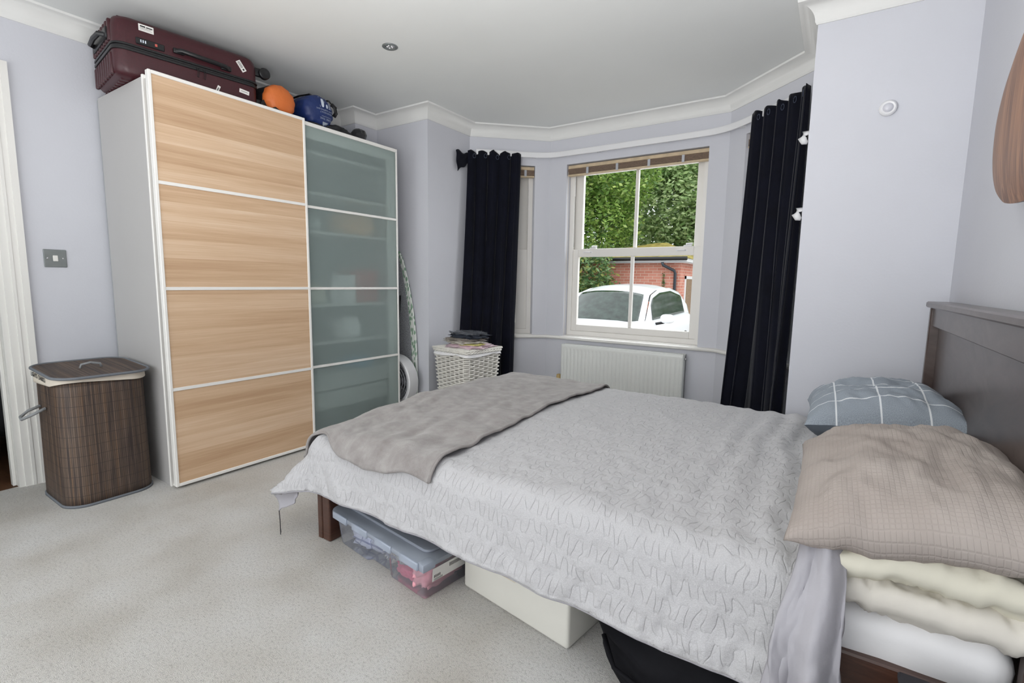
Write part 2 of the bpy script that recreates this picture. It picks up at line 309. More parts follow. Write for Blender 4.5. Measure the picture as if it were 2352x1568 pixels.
# ---------------------------------------------------------------- geometry helpers
class B:
    def __init__(s): s.bm = bmesh.new(); s.uv = s.bm.loops.layers.uv.new('UVMap')
    def merge(s, t, M=None):
        if M: t.transform(M)
        me = bpy.data.meshes.new('tmp'); t.to_mesh(me); t.free(); s.bm.from_mesh(me); bpy.data.meshes.remove(me); return s
    def box(s, x0, x1, y0, y1, z0, z1, bev=0.0, seg=2, M=None, taper=None):
        t = bmesh.new(); bmesh.ops.create_cube(t, size=1)
        for v in t.verts:
            k = 1.0
            if taper is not None and v.co.z < 0: k = taper
            cx, cy = (x0 + x1) / 2, (y0 + y1) / 2
            v.co = Vector((cx + v.co.x * (x1 - x0) * k, cy + v.co.y * (y1 - y0) * k, (z0 + z1) / 2 + v.co.z * (z1 - z0)))
        if bev > 0: bmesh.ops.bevel(t, geom=t.edges[:], offset=bev, segments=seg, profile=0.5, affect='EDGES')
        return s.merge(t, M)
    def tube(s, pts, r, n=8, closed=False, cap=True, M=None, flat=1.0):
        pts = [Vector(p) for p in pts]; t = bmesh.new(); rings = []
        L = len(pts)
        for i, p in enumerate(pts):
            a = pts[(i - 1) % L] if (closed or i > 0) else p; b = pts[(i + 1) % L] if (closed or i < L - 1) else p
            d = (b - a).normalized() if (b - a).length > 1e-9 else Vector((0, 0, 1))
            u = d.cross(Vector((0, 0, 1)))
            if u.length < 1e-3: u = d.cross(Vector((1, 0, 0)))
            u.normalize(); w = u.cross(d)
            rr = r[i] if isinstance(r, (list, tuple)) else r
            rings.append([t.verts.new(p + u * math.cos(2 * PI * k / n) * rr + w * math.sin(2 * PI * k / n) * rr * flat) for k in range(n)])
        for i in range(L if closed else L - 1):
            A, C = rings[i], rings[(i + 1) % L]
            for k in range(n): t.faces.new((A[k], A[(k + 1) % n], C[(k + 1) % n], C[k]))
        if cap and not closed:
            t.faces.new(rings[0][::-1]); t.faces.new(rings[-1])
        bmesh.ops.recalc_face_normals(t, faces=t.faces[:])
        return s.merge(t, M)
    def lathe(s, prof, n=32, M=None):
        """profile (r,z) about z axis"""
        t = bmesh.new(); rings = []
        for r, z in prof:
            rings.append([t.verts.new((r * math.cos(2 * PI * k / n), r * math.sin(2 * PI * k / n), z)) for k in range(n)] if r > 1e-6 else [t.verts.new((0, 0, z))])
        for A, C in zip(rings, rings[1:]):
            for k in range(n):
                a, b_, c, d = A[k % len(A)], A[(k + 1) % len(A)], C[(k + 1) % len(C)], C[k % len(C)]
                f = []
                for q in (a, b_, c, d):
                    if q not in f: f.append(q)
                if len(f) >= 3: t.faces.new(f)
        bmesh.ops.recalc_face_normals(t, faces=t.faces[:])
        return s.merge(t, M)
    def prism(s, poly, z0, z1, bev=0.0, seg=2, M=None):
        t = bmesh.new()
        a = [t.verts.new((x, y, z0)) for x, y in poly]; b_ = [t.verts.new((x, y, z1)) for x, y in poly]
        n = len(poly)
        t.faces.new(a[::-1]); t.faces.new(b_)
        for i in range(n): t.faces.new((a[i], a[(i + 1) % n], b_[(i + 1) % n], b_[i]))
        bmesh.ops.recalc_face_normals(t, faces=t.faces[:])
        if bev > 0:
            es = [e for e in t.edges if abs(e.verts[0].co.z - e.verts[1].co.z) < 1e-9]
            bmesh.ops.bevel(t, geom=es, offset=bev, segments=seg, profile=0.5, affect='EDGES')
        return s.merge(t, M)
    def grid(s, fn, nu, nv, uvfn=None, closeu=False, M=None):
        vs = [[s.bm.verts.new(Vector(fn(i / nu, j / nv)) if M is None else M @ Vector(fn(i / nu, j / nv))) for j in range(nv + 1)] for i in range(nu + (0 if closeu else 1))]
        for i in range(nu):
            i2 = (i + 1) % nu if closeu else i + 1
            for j in range(nv):
                f = s.bm.faces.new((vs[i][j], vs[i2][j], vs[i2][j + 1], vs[i][j + 1]))
                for l, (a, b_) in zip(f.loops, ((i, j), (i + 1, j), (i + 1, j + 1), (i, j + 1))):
                    l[s.uv].uv = uvfn(a / nu, b_ / nv) if uvfn else (a / nu, b_ / nv)
        return s
    def out(s, name, mat, parent=None, smooth=False, solid=0.0, offset=-1, sub=0, ang=None):
        me = bpy.data.meshes.new(name); s.bm.to_mesh(me); s.bm.free()
        me.materials.append(mat); o = bpy.data.objects.new(name, me); COL.objects.link(o)
        if smooth:
            me.shade_smooth() if ang is None else me.shade_smooth()
            if ang: 
                try: me.set_sharp_from_angle(angle=math.radians(ang))
                except Exception: pass
        if solid:
            md = o.modifiers.new('solid', 'SOLIDIFY'); md.thickness = solid; md.offset = offset
        if sub:
            md = o.modifiers.new('sub', 'SUBSURF'); md.levels = sub; md.render_levels = sub
        if parent: attach(o, parent)
        return o
LOC = {}
def attach(o, parent):
    o.parent = parent
    l = LOC.get(parent.name, None)
    o.matrix_parent_inverse = Matrix.Translation(-l) if l is not None else Matrix.Identity(4)
def thing(name, label, cat, loc=(0, 0, 0), group=None):
    o = bpy.data.objects.new(name, None); COL.objects.link(o); o.location = loc; o.empty_display_size = 0.05
    LOC[o.name] = Vector(loc); o['label'] = label; o['category'] = cat
    if group: o['group'] = group
    return o
def tag(o, label, cat, group=None, kind=None):
    o['label'] = label; o['category'] = cat
    if group: o['group'] = group
    if kind: o['kind'] = kind
    return o
def struct(o, kind='structure'): o['kind'] = kind; return o
def dup(root, delta, label, rotz=0.0):
    r = root.copy(); COL.objects.link(r); r.location = root.location + Vector(delta); r.rotation_euler = (0, 0, rotz); r['label'] = label
    for ch in list(root.children):
        c = ch.copy(); COL.objects.link(c); c.parent = r; c.matrix_parent_inverse = ch.matrix_parent_inverse.copy()
    return r
def frame(origin, ex, ey, ez):
    m = Matrix.Identity(4)
    for i in range(3): m[i][0] = ex[i]; m[i][1] = ey[i]; m[i][2] = ez[i]; m[i][3] = origin[i]
    return m
def rotz(a, o=(0, 0, 0)): return Matrix.Translation(o) @ Matrix.Rotation(a, 4, 'Z')
def text(name, body, size, Mx, mat, parent, extrude=0.0004, align='CENTER'):
    c = bpy.data.curves.new(name, 'FONT'); c.body = body; c.size = size; c.extrude = extrude; c.align_x = align; c.align_y = 'CENTER'
    t = bpy.data.objects.new(name, c); COL.objects.link(t)
    dg = bpy.context.evaluated_depsgraph_get(); me = bpy.data.meshes.new_from_object(t.evaluated_get(dg)); bpy.data.objects.remove(t); bpy.data.curves.remove(c)
    me.transform(Mx); me.materials.clear(); me.materials.append(mat); me.name = name
    o = bpy.data.objects.new(name, me); COL.objects.link(o); attach(o, parent); return o
def fbm(x, y, z=0.0, o=3): return noise.fractal(Vector((x, y, z)), 1.0, 2.0, o)
def lump(b, c, size, seed=0, rough=0.18, nf=3.0, n=28, flatbottom=True, M=None, sq=2.6, fold=0.0):
    """soft cloth heap"""
    t = bmesh.new(); bmesh.ops.create_icosphere(t, subdivisions=4, radius=1)
    for v in t.verts:
        d = v.co.normalized()
        k = (abs(d.x) ** sq + abs(d.y) ** sq + abs(d.z) ** sq) ** (-1 / sq)
        w = fbm(d.x * nf + seed * 7.3, d.y * nf - seed * 3.1, d.z * nf + seed, 4)
        r = k * (1 + rough * w)
        if fold: r *= 1 + fold * math.sin(d.z * 16 + 3 * fbm(d.x * 2 + seed, d.y * 2, 0, 2))
        p = d * r
        if flatbottom and p.z < -0.75: p.z = -0.75 + (p.z + 0.75) * 0.1
        v.co = Vector((p.x * size[0] / 2, p.y * size[1] / 2, p.z * size[2] / 2))
    t.transform(Matrix.Translation(c) @ (M or Matrix.Identity(4)))
    for f in t.faces: f.smooth = True
    return b.merge(t)

# ================================================================ ROOM
CZ = 2.36
P = [(0, -1.7), (0, 2.62), (0.168, 2.62), (0.168, 2.8354), (0.7208, 2.8354), (0.7208, 3.3424), (1.2266, 3.8154), (2.6633, 3.8154), (3.2033, 3.3104), (3.2033, 2.786), (3.7777, 2.786), (3.7777, -1.7)]
def wallseg(name, P0, P1, th, opens=(), e0=0.0, e1=0.0):
    P0 = Vector((*P0, 0)); P1 = Vector((*P1, 0)); d = (P1 - P0); L = d.length; d.normalize(); o = Vector((-d.y, d.x, 0))
    Mx = frame(P0, d, o, (0, 0, 1)); b = B()
    cur = -e0
    for s0, s1, z0, z1 in opens:
        b.box(cur, s0, 0, th, 0, CZ, M=Mx)
        if z0 > 0: b.box(s0, s1, 0, th, 0, z0, M=Mx)
        b.box(s0, s1, 0, th, z1, CZ, M=Mx); cur = s1
    b.box(cur, L + e1, 0, th, 0, CZ, M=Mx)
    return struct(b.out(name, wall_m)), Mx
fb = B(); fb.prism([(-0.02, -1.7), (-0.02, 2.62), (0.0, 2.62), (0.168, 2.64), (0.168, 2.8354), (0.7208, 2.8354), (0.7208, 3.3424), (1.2266, 3.8154), (2.6633, 3.8154), (3.2033, 3.3104), (3.2033, 2.786), (3.7777, 2.786), (3.7777, -1.7)], -0.06, 0.0)
struct(fb.out('floor', carpet_m))
struct(B().box(-0.12, 3.95, -1.7, 3.98, CZ, CZ + 0.08).out('ceiling', ceil_m))
DO = (1.7 - 0.196, 1.7 + 0.638, 0, 1.998)
wallseg('wall_left', P[0], P[1], 0.12, [DO])
wallseg('wall_alcove_step', P[1], P[2], 0.12, e0=0.12, e1=-0.12)
wallseg('wall_alcove_side', P[2], P[3], 0.12)
wallseg('wall_window_left', P[3], P[4], 0.12, e0=0.12, e1=-0.12)
wallseg('wall_bay_side_left', P[4], P[5], 0.12)
WT = 0.2
_, ML = wallseg('wall_bay_left', P[5], P[6], WT, [(0.16, 0.562, 0.607, 2.06)])
_, MM = wallseg('wall_bay_front', P[6], P[7], WT, [(1.39 - 1.2266, 2.53 - 1.2266, 0.607, 2.059)])
_, MR = wallseg('wall_bay_right', P[7], P[8], WT, [(0.17, 0.575, 0.607, 2.075)])
wallseg('wall_bay_side_right', P[8], P[9], 0.12)
wallseg('wall_chimney_breast', P[9], P[10], 0.12, e0=-0.12, e1=0.12)
wallseg('wall_right', P[10], P[11], 0.12)
# wall_chimney patch where scuffed is left to the paint

def sweep(b, path, prof, inward=True):
    """prof (d inward from wall, z) mitred along path"""
    n = len(path); rings = []
    for i in range(n):
        p = Vector((*path[i], 0)); ns = []
        if i > 0: a = Vector((*path[i - 1], 0)); d = (p - a).normalized(); ns.append(Vector((d.y, -d.x, 0)))
        if i < n - 1: c = Vector((*path[i + 1], 0)); d = (c - p).normalized(); ns.append(Vector((d.y, -d.x, 0)))
        if len(ns) == 2:
            m = (ns[0] + ns[1]).normalized(); m = m / max(0.2, m.dot(ns[0]))
        else: m = ns[0]
        rings.append([b.bm.verts.new(p + m * d_ + Vector((0, 0, z))) for d_, z in prof])
    k = len(prof)
    for A, C in zip(rings, rings[1:]):
        for j in range(k): b.bm.faces.new((A[j], A[(j + 1) % k], C[(j + 1) % k], C[j]))
    b.bm.faces.new(rings[0]); b.bm.faces.new(rings[-1][::-1])
    bmesh.ops.recalc_face_normals(b.bm, faces=b.bm.faces[:])
    return b
prof = [(-0.002, CZ), (-0.002, CZ - 0.092), (0.006, CZ - 0.092), (0.009, CZ - 0.086)]
for k in range(9):
    a = k / 8 * PI / 2
    prof.append((0.012 + 0.064 * (1 - math.cos(a)), CZ - 0.082 + 0.070 * math.sin(a)))
prof += [(0.082, CZ - 0.010), (0.084, CZ)]
struct(sweep(B(), P, prof).out('trim_1', cove_m, smooth=True, ang=35))
bp_ = [(0, 0), (0.016, 0), (0.016, 0.085), (0.010, 0.10), (0, 0.10)]
struct(sweep(B(), [(0, 0.72), (0, 2.62), (0.168, 2.62), (0.168, 2.8354), (0.7208, 2.8354), (0.7208, 3.3424), (1.2266, 3.8154), (2.6633, 3.8154), (3.2033, 3.3104), (3.2033, 2.786), (3.7777, 2.786), (3.7777, -1.7)], bp_).out('baseboard_room', gloss_m))
# window board running round the bay
sp_ = [(-0.02, 0.579), (0.022, 0.579), (0.030, 0.583), (0.034, 0.593), (0.030, 0.603), (0.022, 0.607), (-0.02, 0.607)]
struct(sweep(B(), [(0.7208, 3.30), (0.7208, 3.3424), (1.2266, 3.8154), (2.6633, 3.8154), (3.2033, 3.3104), (3.2033, 3.27)], sp_).out('trim_2', gloss_m, smooth=True, ang=40))

# ------------------------------------------------ windows
def window(name, Mx, s0, s1, z0, z1, muntin, cols):
    """Mx: local s along, d outward, z"""
    root = bpy.data.objects.new(name, None); COL.objects.link(root); root['kind'] = 'structure'
    c = Mx @ Vector(((s0 + s1) / 2, 0.1, z0)); root.location = c; LOC[root.name] = c
    o0 = 0.075
    f = B(); w = 0.028
    f.box(s0 + 0.001, s0 + w, o0, 0.20, z0 + 0.005, z1 - 0.001, M=Mx).box(s1 - w, s1 - 0.001, o0, 0.20, z0 + 0.005, z1 - 0.001, M=Mx).box(s0 + w, s1 - w, o0, 0.20, z1 - w, z1 - 0.001, M=Mx).box(s0 + w, s1 - w, o0, 0.21, z0 + 0.005, z0 + 0.045, M=Mx)
    f.box(s0 + w, s0 + w + 0.012, o0, o0 + 0.012, z0 + 0.045, z1 - w, M=Mx).box(s1 - w - 0.012, s1 - w, o0, o0 + 0.012, z0 + 0.045, z1 - w, M=Mx)
    f.out('window_frame', pvc_m, root)
    # reveal lining board
    B().box(s0 + 0.001, s1 - 0.001, -0.001, 0.20, z0 - 0.001, z0 + 0.0045, M=Mx).out('window_board', gloss_m, root)
    zm = 1.36
    a, b_ = s0 + w, s1 - w
    def sash(nm, d0, zz0, zz1, top, bot, stile):
        q = B(); t = 0.038
        q.box(a, a + stile, d0, d0 + t, zz0, zz1, 0.003, 1, M=Mx).box(b_ - stile, b_, d0, d0 + t, zz0, zz1, 0.003, 1, M=Mx)
        q.box(a + stile, b_ - stile, d0, d0 + t, zz1 - top, zz1, 0.003, 1, M=Mx).box(a + stile, b_ - stile, d0, d0 + t, zz0, zz0 + bot, 0.003, 1, M=Mx)
        if muntin:
            m_ = (a + b_) / 2; q.box(m_ - 0.013, m_ + 0.013, d0 + 0.004, d0 + t - 0.004, zz0 + bot, zz1 - top, 0.004, 1, M=Mx)
        o = q.out(nm, pvc_m, root)
        g = B().box(a + stile - 0.004, b_ - stile + 0.004, d0 + 0.016, d0 + 0.020, zz0 + bot - 0.004, zz1 - top + 0.004, M=Mx).out('glass_pane', glass_m)
        attach(g, o); g.matrix_parent_inverse = Matrix.Translation(-c)
        return o
    sw_ = 0 if muntin else 0.050
    lo = sash('lower_sash', o0 + 0.012, z0 + 0.045, zm, 0.066, 0.055, 0.060 + sw_)
    up = sash('upper_sash', o0 + 0.055, zm - 0.045, z1 - w, 0.045, 0.05, 0.072 + sw_)
    if muntin:
        for sx_ in (a + 0.15, b_ - 0.15):
            for zz, dd, off in ((zm - 0.028, o0 + 0.012, 0), (z1 - w - 0.022, o0 + 0.055, 0.0)):
                h = B(); h.tube([Mx @ Vector((sx_ - 0.03, dd, zz)), Mx @ Vector((sx_ - 0.028, dd - 0.018, zz)), Mx @ Vector((sx_ + 0.028, dd - 0.018, zz)), Mx @ Vector((sx_ + 0.03, dd, zz))], 0.0045, 8)
                h.box(sx_ - 0.042, sx_ - 0.026, dd - 0.003, dd, zz - 0.006, zz + 0.006, M=Mx).box(sx_ + 0.026, sx_ + 0.042, dd - 0.003, dd, zz - 0.006, zz + 0.006, M=Mx)
                h.out('sash_handle', whitepl_m, root)
            q = B(); q.box(sx_ - 0.03 + 0.04, sx_ + 0.03 + 0.04, o0 + 0.02, o0 + 0.045, zm, zm + 0.012, 0.003, 1, M=Mx).tube([Mx @ Vector((sx_ + 0.03, o0 + 0.02, zm + 0.018)), Mx @ Vector((sx_ + 0.07, o0 + 0.045, zm + 0.022))], 0.008, 8)
            q.out('sash_lock', whitepl_m, root)
    # sash channel shown dark with steel rod
    for ss in (a + 0.006,) if muntin else (a + 0.006, b_ - 0.006):
        B().tube([Mx @ Vector((ss, o0 + 0.02, zm + 0.02)), Mx @ Vector((ss, o0 + 0.02, z1 - 0.25))], 0.0045, 8).out('balance_rod', steel_m, root)
        B().tube([Mx @ Vector((ss, o0 + 0.02, z1 - 0.25)), Mx @ Vector((ss, o0 + 0.02, z1 - 0.06))], 0.007, 8).out('balance_sleeve', whitepl_m, root)
    return root
window('window_1', ML, 0.16, 0.562, 0.607, 2.06, False, 1)
window('window_2', MM, 1.39 - 1.2266, 2.53 - 1.2266, 0.607, 2.059, True, 2)
window('window_3', MR, 0.17, 0.575, 0.607, 2.075, False, 1)

# ------------------------------------------------ raised slatted blinds
def blind(Mx, s0, s1, z1, label, droop=0.0):
    c = Mx @ Vector(((s0 + s1) / 2, 0.03, z1 - 0.09)); t = thing('wooden_blind', label, 'window blind', c, group='wooden blinds in the bay windows')
    B().box(s0, s1, 0.022, 0.052, z1 - 0.032, z1 - 0.004, 0.003, 1, M=Mx).out('head_rail', blindwood_m, t)
    q = B()
    for k in range(10):
        z = z1 - 0.036 - k * 0.0042; q.box(s0 + 0.003, s1 - 0.003, 0.014 + 0.002 * (k % 2), 0.058, z - 0.0030, z, 0.0, M=Mx)
    q.out('stacked_slats', blind_m, t)
    B().box(s0, s1, 0.014, 0.058, z1 - 0.091, z1 - 0.079, 0.003, 1, M=Mx).out('bottom_rail', blindwood_m, t)
    n = 4 if s1 - s0 > 0.8 else 2
    for k in range(n):
        ss = s0 + (s1 - s0) * (0.16 + 0.68 * k / max(1, n - 1) if n > 2 else (0.2 + 0.6 * k))
        B().box(ss - 0.010, ss + 0.010, 0.010, 0.0135, z1 - 0.086, z1 - 0.034, M=Mx).out('ladder_tape', greypl_m, t)
    return t
def cordpart(t, Mx, s, z0, z1):
    B().tube([Mx @ Vector((s, 0.01, z1)), Mx @ Vector((s + 0.004, 0.008, (z0 + z1) / 2)), Mx @ Vector((s, 0.004, z0))], 0.0016, 6).out('pull_cord', liner_m, t)
blind(ML, 0.163, 0.560, 2.058, 'short slatted wooden blind raised above the narrow left bay window')
tb = blind(MM, 1.392 - 1.2266, 2.528 - 1.2266, 2.057, 'wide slatted wooden blind raised at the top of the middle window')
cordpart(tb, MM, 1.402 - 1.2266, 0.62, 2.0)
blind(MR, 0.173, 0.573, 2.073, 'short slatted wooden blind raised beside the right hand navy curtain')

# ------------------------------------------------ curtain rail, curtains
def bez(pts, n=10):
    out = []
    for i in range(len(pts) - 1):
        p0 = Vector(pts[max(0, i - 1)]); p1 = Vector(pts[i]); p2 = Vector(pts[i + 1]); p3 = Vector(pts[min(len(pts) - 1, i + 2)])
        for k in range(n):
            t = k / n
            out.append(0.5 * ((2 * p1) + (-p0 + p2) * t + (2 * p0 - 5 * p1 + 4 * p2 - p3) * t * t + (-p0 + 3 * p1 - 3 * p2 + p3) * t ** 3))
    out.append(Vector(pts[-1])); return out
off = 0.055
railp = []
def inw(Mx, s, d=off): v = Mx @ Vector((s, -d, 0)); return (v.x, v.y)
rp_ = [inw(ML, 0.05), inw(ML, 0.3), inw(ML, 0.52), (1.29, 3.745), (1.50, 3.76), (1.95, 3.76), (2.40, 3.76), (2.60, 3.742), inw(MR, 0.16), inw(MR, 0.4), inw(MR, 0.655)]
railp = bez([(x, y, 0) for x, y in rp_], 8)
t = thing('curtain_rail', 'white curved curtain rail running round the bay above the windows', 'curtain rail', (1.95, 3.76, 2.13))
b = sweep(B(), [(p.x, p.y) for p in railp], [(0, 2.112), (0.010, 2.112), (0.012, 2.116), (0.012, 2.150), (0.008, 2.156), (0, 2.156)])
b.out('rail', whitepl_m, t)
for Mx, s in ((ML, 0.06), (ML, 0.55), (MM, 0.45), (MM, 1.0), (MR, 0.15), (MR, 0.64)):
    B().box(s - 0.012, s + 0.012, -off, 0.0, 2.12, 2.145, M=Mx).out('bracket', whitepl_m, t)

def curtain(name, label, top, bot, zt, zb, folds, seed, flare, amp=0.022, side=1):
    """top/bot: polylines in plan (x,y)"""
    zc = zb; t = thing(name, label, 'curtain', (bot[0][0] * 0.5 + bot[-1][0] * 0.5, bot[0][1] * 0.5 + bot[-1][1] * 0.5, zc), group='navy velvet curtains in the bay')
    def pl(poly, u):
        L = [0]
        for a, c in zip(poly, poly[1:]): L.append(L[-1] + math.hypot(c[0] - a[0], c[1] - a[1]))
        s = u * L[-1]
        for i in range(len(poly) - 1):
            if s <= L[i + 1] + 1e-9:
                k = (s - L[i]) / (L[i + 1] - L[i]); a, c = poly[i], poly[i + 1]
                d = ((c[0] - a[0]) / (L[i + 1] - L[i]), (c[1] - a[1]) / (L[i + 1] - L[i]))
                return a[0] + (c[0] - a[0]) * k, a[1] + (c[1] - a[1]) * k, d
        return (*poly[-1], d)
    def fn(u, v):
        x0, y0, d0 = pl(top, u); x1, y1, d1 = pl(bot, u)
        w = v ** 1.3; x = x0 + (x1 - x0) * w; y = y0 + (y1 - y0) * w
        d = (d0[0] * (1 - w) + d1[0] * w, d0[1] * (1 - w) + d1[1] * w)
        ph = u * folds * 2 * PI + 3.0 * fbm(u * 3 + seed, v * 1.1, seed, 2) * (0.25 + v)
        a = amp * (0.75 + 0.9 * v) * (0.7 + 0.6 * noise.noise(Vector((u * 5 + seed, v * 1.5, 3))))
        o = math.sin(ph) * a + 0.35 * a * math.sin(2 * ph + 1.2); sl = 0.35 * a * math.sin(2 * ph)
        zz = zt + (zb - zt) * v + (0.008 * math.sin(u * folds * 2 * PI) + 0.014 * noise.noise(Vector((u * 9 + seed, 0, 1)))) * (1 - v) ** 8
        return (x + d[1] * o + d[0] * sl, y - d[0] * o + d[1] * sl, zz)
    bb = B(); bb.grid(fn, int(folds * 18), 60); bb.out('curtain_fabric', velvet_m, t, smooth=True, solid=0.004, offset=0)
    # gathered heading tape and loops at the back of the top edge
    for k in range(int(folds)):
        u = (k + 0.55) / folds; p = Vector(fn(u, 0.012)); x0, y0, d = pl(top, u); nrm = Vector((d[1], -d[0], 0))
        p += nrm * 0.012; dd = Vector((d[0], d[1], 0))
        q = B(); q.tube([p + dd * (0.012 * math.cos(a)) + Vector((0, 0, -0.012 + 0.017 * math.sin(a))) for a in [2 * PI * i / 12 for i in range(12)]], 0.0022, 6, closed=True)
        q.out('heading_loop', seam_m, t, smooth=True)
    return t
def pd(Mx, s, d): v = Mx @ Vector((s, -d, 0)); return (v.x, v.y)
ct = curtain('velvet_curtain', 'navy velvet curtain hanging left of the middle window behind the white wicker basket',
             [(0.755, 3.27), pd(ML, 0.10, 0.07), pd(ML, 0.24, 0.075), pd(ML, 0.42, 0.075)], [(0.745, 3.10), (0.82, 3.22), (0.99, 3.34), (1.100, 3.475)], 2.135, 0.02, 4.6, 1.3, 0.0, amp=0.024)
q = B(); q.grid(lambda u, v: (0.750 - 0.03 * v * 0 + 0.004 * math.sin(v * 9), 3.13 + 0.15 * u + 0.02 * v, 2.11 - v * (0.16 - 0.10 * u) + 0.01 * math.sin(u * 8)), 12, 12)
q.out('turned_heading_corner', velvet_m, ct, smooth=True, solid=0.004, offset=0)
curtain('velvet_curtain', 'navy velvet curtain hanging right of the middle window against the chimney breast corner',
        [pd(MR, 0.315, 0.075), pd(MR, 0.45, 0.08), pd(MR, 0.60, 0.085), (3.145, 3.22), (3.155, 3.14)], [(2.79, 3.44), (2.93, 3.30), (3.08, 3.13), (3.145, 2.90)], 2.145, 0.02, 5.0, 4.7, 0.0, amp=0.026)
for y, z, lb in ((2.95, 1.815, 'upper white hook on the bay side wall beside the navy curtain'), (2.95, 1.440, 'lower white hook on the bay side wall beside the navy curtain')):
    t = thing('wall_hook', lb, 'hook', (3.2033, y, z), group='white hooks beside the curtain')
    B().lathe([(0, 0.0), (0.026, 0.0), (0.028, 0.004), (0.02, 0.010), (0, 0.011)], 20, M=frame((3.2033, y, z), (0, 1, 0), (0, 0, 1), (-1, 0, 0))).out('hook_base', whitepl_m, t, smooth=True)
    B().tube([(3.195, y, z + 0.02), (3.172, y, z + 0.018), (3.166, y, z - 0.004), (3.176, y, z - 0.022), (3.190, y, z - 0.028)], [0.010, 0.014, 0.019, 0.016, 0.008], 12).out('hook_arm', whitepl_m, t, smooth=True)

# ------------------------------------------------ radiator
t = thing('radiator', 'white ribbed panel radiator on the wall under the middle window', 'radiator', (1.95, 3.74, 0.12))
rx0, rx1, ry, rz0, rz1 = 1.44, 2.46, 3.705, 0.10, 0.548
def radf(u, v):
    x = rx0 + (rx1 - rx0) * u; z = rz0 + (rz1 - rz0) * v
    ph = (u * 30) % 1.0
    e = min(1, max(0, (min(v, 1 - v) - 0.075) / 0.02)); e *= 1 if 0.012 < u < 0.988 else 0
    g = max(0, min(1, 3.2 * (0.5 - abs(ph - 0.5)) - 0.55))
    rd = min(u * 1.02, (1 - u) * 1.02, 0.01) / 0.01; rv = min(v * .45, (1 - v) * .45, 0.01) / 0.01
    return (x, ry + 0.006 * g * e + 0.008 * (1 - min(rd, rv)) ** 2, z)
b = B(); b.grid(radf, 360, 46); b.out('front_panel', rad_m, t, smooth=True, solid=0.003, offset=1)
B().box(rx0, rx1, ry + 0.062, ry + 0.074, rz0, rz1 - 0.005).out('rear_panel', rad_m, t)
for xx in (rx0, rx1 - 0.003): B().box(xx, xx + 0.003, ry + 0.004, ry + 0.074, rz0 + 0.01, rz1).out('side_cover', rad_m, t)
b = B().box(rx0, rx1, ry + 0.004, ry + 0.010, rz1 - 0.004, rz1 + 0.003).box(rx0, rx1, ry + 0.068, ry + 0.074, rz1 - 0.004, rz1 + 0.003)
for k in range(100):
    x = rx0 + 0.005 + k * (rx1 - rx0 - 0.01) / 100
    b.box(x, x + 0.0045, ry + 0.010, ry + 0.068, rz1 - 0.002, rz1 + 0.002)
b.out('top_grille', rad_m, t)
B().lathe([(0, 0), (0.012, 0), (0.012, 0.006), (0.007, 0.007), (0.007, 0.012), (0, 0.012)], 8, M=frame((rx1, ry + 0.035, 0.515), (0, 1, 0), (0, 0, 1), (1, 0, 0))).out('bleed_valve', chrome_m, t)
t = thing('radiator_valve', 'aged beige thermostatic radiator valve just left of the radiator', 'valve', (1.405, 3.74, 0.19))
B().tube([(1.405, 3.74, 0.0), (1.405, 3.74, 0.20)], 0.008, 10).out('pipe', gloss_m, t, smooth=True)
B().lathe([(0, 0.0), (0.016, 0), (0.020, 0.01), (0.021, 0.045), (0.018, 0.062), (0.012, 0.066), (0, 0.066)], 16, M=Matrix.Translation((1.405, 3.74, 0.215))).out('valve_head', beige_m, t, smooth=True, ang=40)
B().tube([(1.405, 3.74, 0.16), (1.44, 3.74, 0.16)], 0.009, 10).out('valve_body', chrome_m, t)
t = thing('lockshield_valve', 'small white capped radiator valve just right of the radiator', 'valve', (2.50, 3.74, 0.15))
B().tube([(2.50, 3.74, 0.0), (2.50, 3.74, 0.17)], 0.008, 10).out('pipe', gloss_m, t, smooth=True)
B().lathe([(0, 0.0), (0.013, 0), (0.013, 0.038), (0.018, 0.040), (0.018, 0.048), (0, 0.049)], 16, M=Matrix.Translation((2.50, 3.74, 0.165))).out('valve_cap', whitepl_m, t)
B().tube([(2.46, 3.74, 0.15), (2.50, 3.74, 0.15)], 0.009, 10).out('valve_body', chrome_m, t)

# ------------------------------------------------ door in left wall
dr = bpy.data.objects.new('door_1', None); COL.objects.link(dr); dr['kind'] = 'structure'; dr.location = (0, 0.22, 0); LOC[dr.name] = Vector((0, 0.22, 0))
def arch(y, sgn, z1):
    b = B()
    for w0, w1, th in ((0.0, 0.028, 0.010), (0.028, 0.040, 0.016), (0.040, 0.062, 0.013), (0.062, 0.088, 0.020)):
        a, c = y + sgn * w0, y + sgn * w1
        b.box(0, th, min(a, c), max(a, c), 0, z1 - 0.088 + w0, 0.0)
    return b
arch(0.634, 1, 2.066).out('architrave', gloss_m, dr); arch(-0.192, -1, 2.066).out('architrave', gloss_m, dr)
b = B()
for w0, w1, th in ((0.0, 0.028, 0.010), (0.028, 0.040, 0.016), (0.040, 0.062, 0.013), (0.062, 0.088, 0.020)): b.box(0, th, -0.192 - w1, 0.634 + w1, 1.978 + w0, 1.978 + w1)
b.out('architrave', gloss_m, dr)
B().box(-0.13, 0.002, 0.612, 0.64, 0, 2.0).box(-0.13, 0.002, -0.198, -0.17, 0, 2.0).box(-0.13, 0.002, -0.17, 0.612, 1.972, 2.0).out('door_lining', gloss_m, dr)
B().box(-0.085, -0.045, 0.598, 0.612, 0, 1.97, 0.002, 1).out('door_stop', gloss_m, dr)
B().box(-0.036, -0.012, 0.609, 0.613, 0.90, 1.02, 0.004, 1).out('strike_plate', blindwood_m, dr)
B().box(-0.010, 0.004, 0.606, 0.6125, 0.955, 0.99, 0.002, 1).out('latch_lip', steel_m, dr)
struct(B().box(-1.2, -0.02, -0.4, 1.2, -0.06, -0.002).out('floor', hallfloor_m))
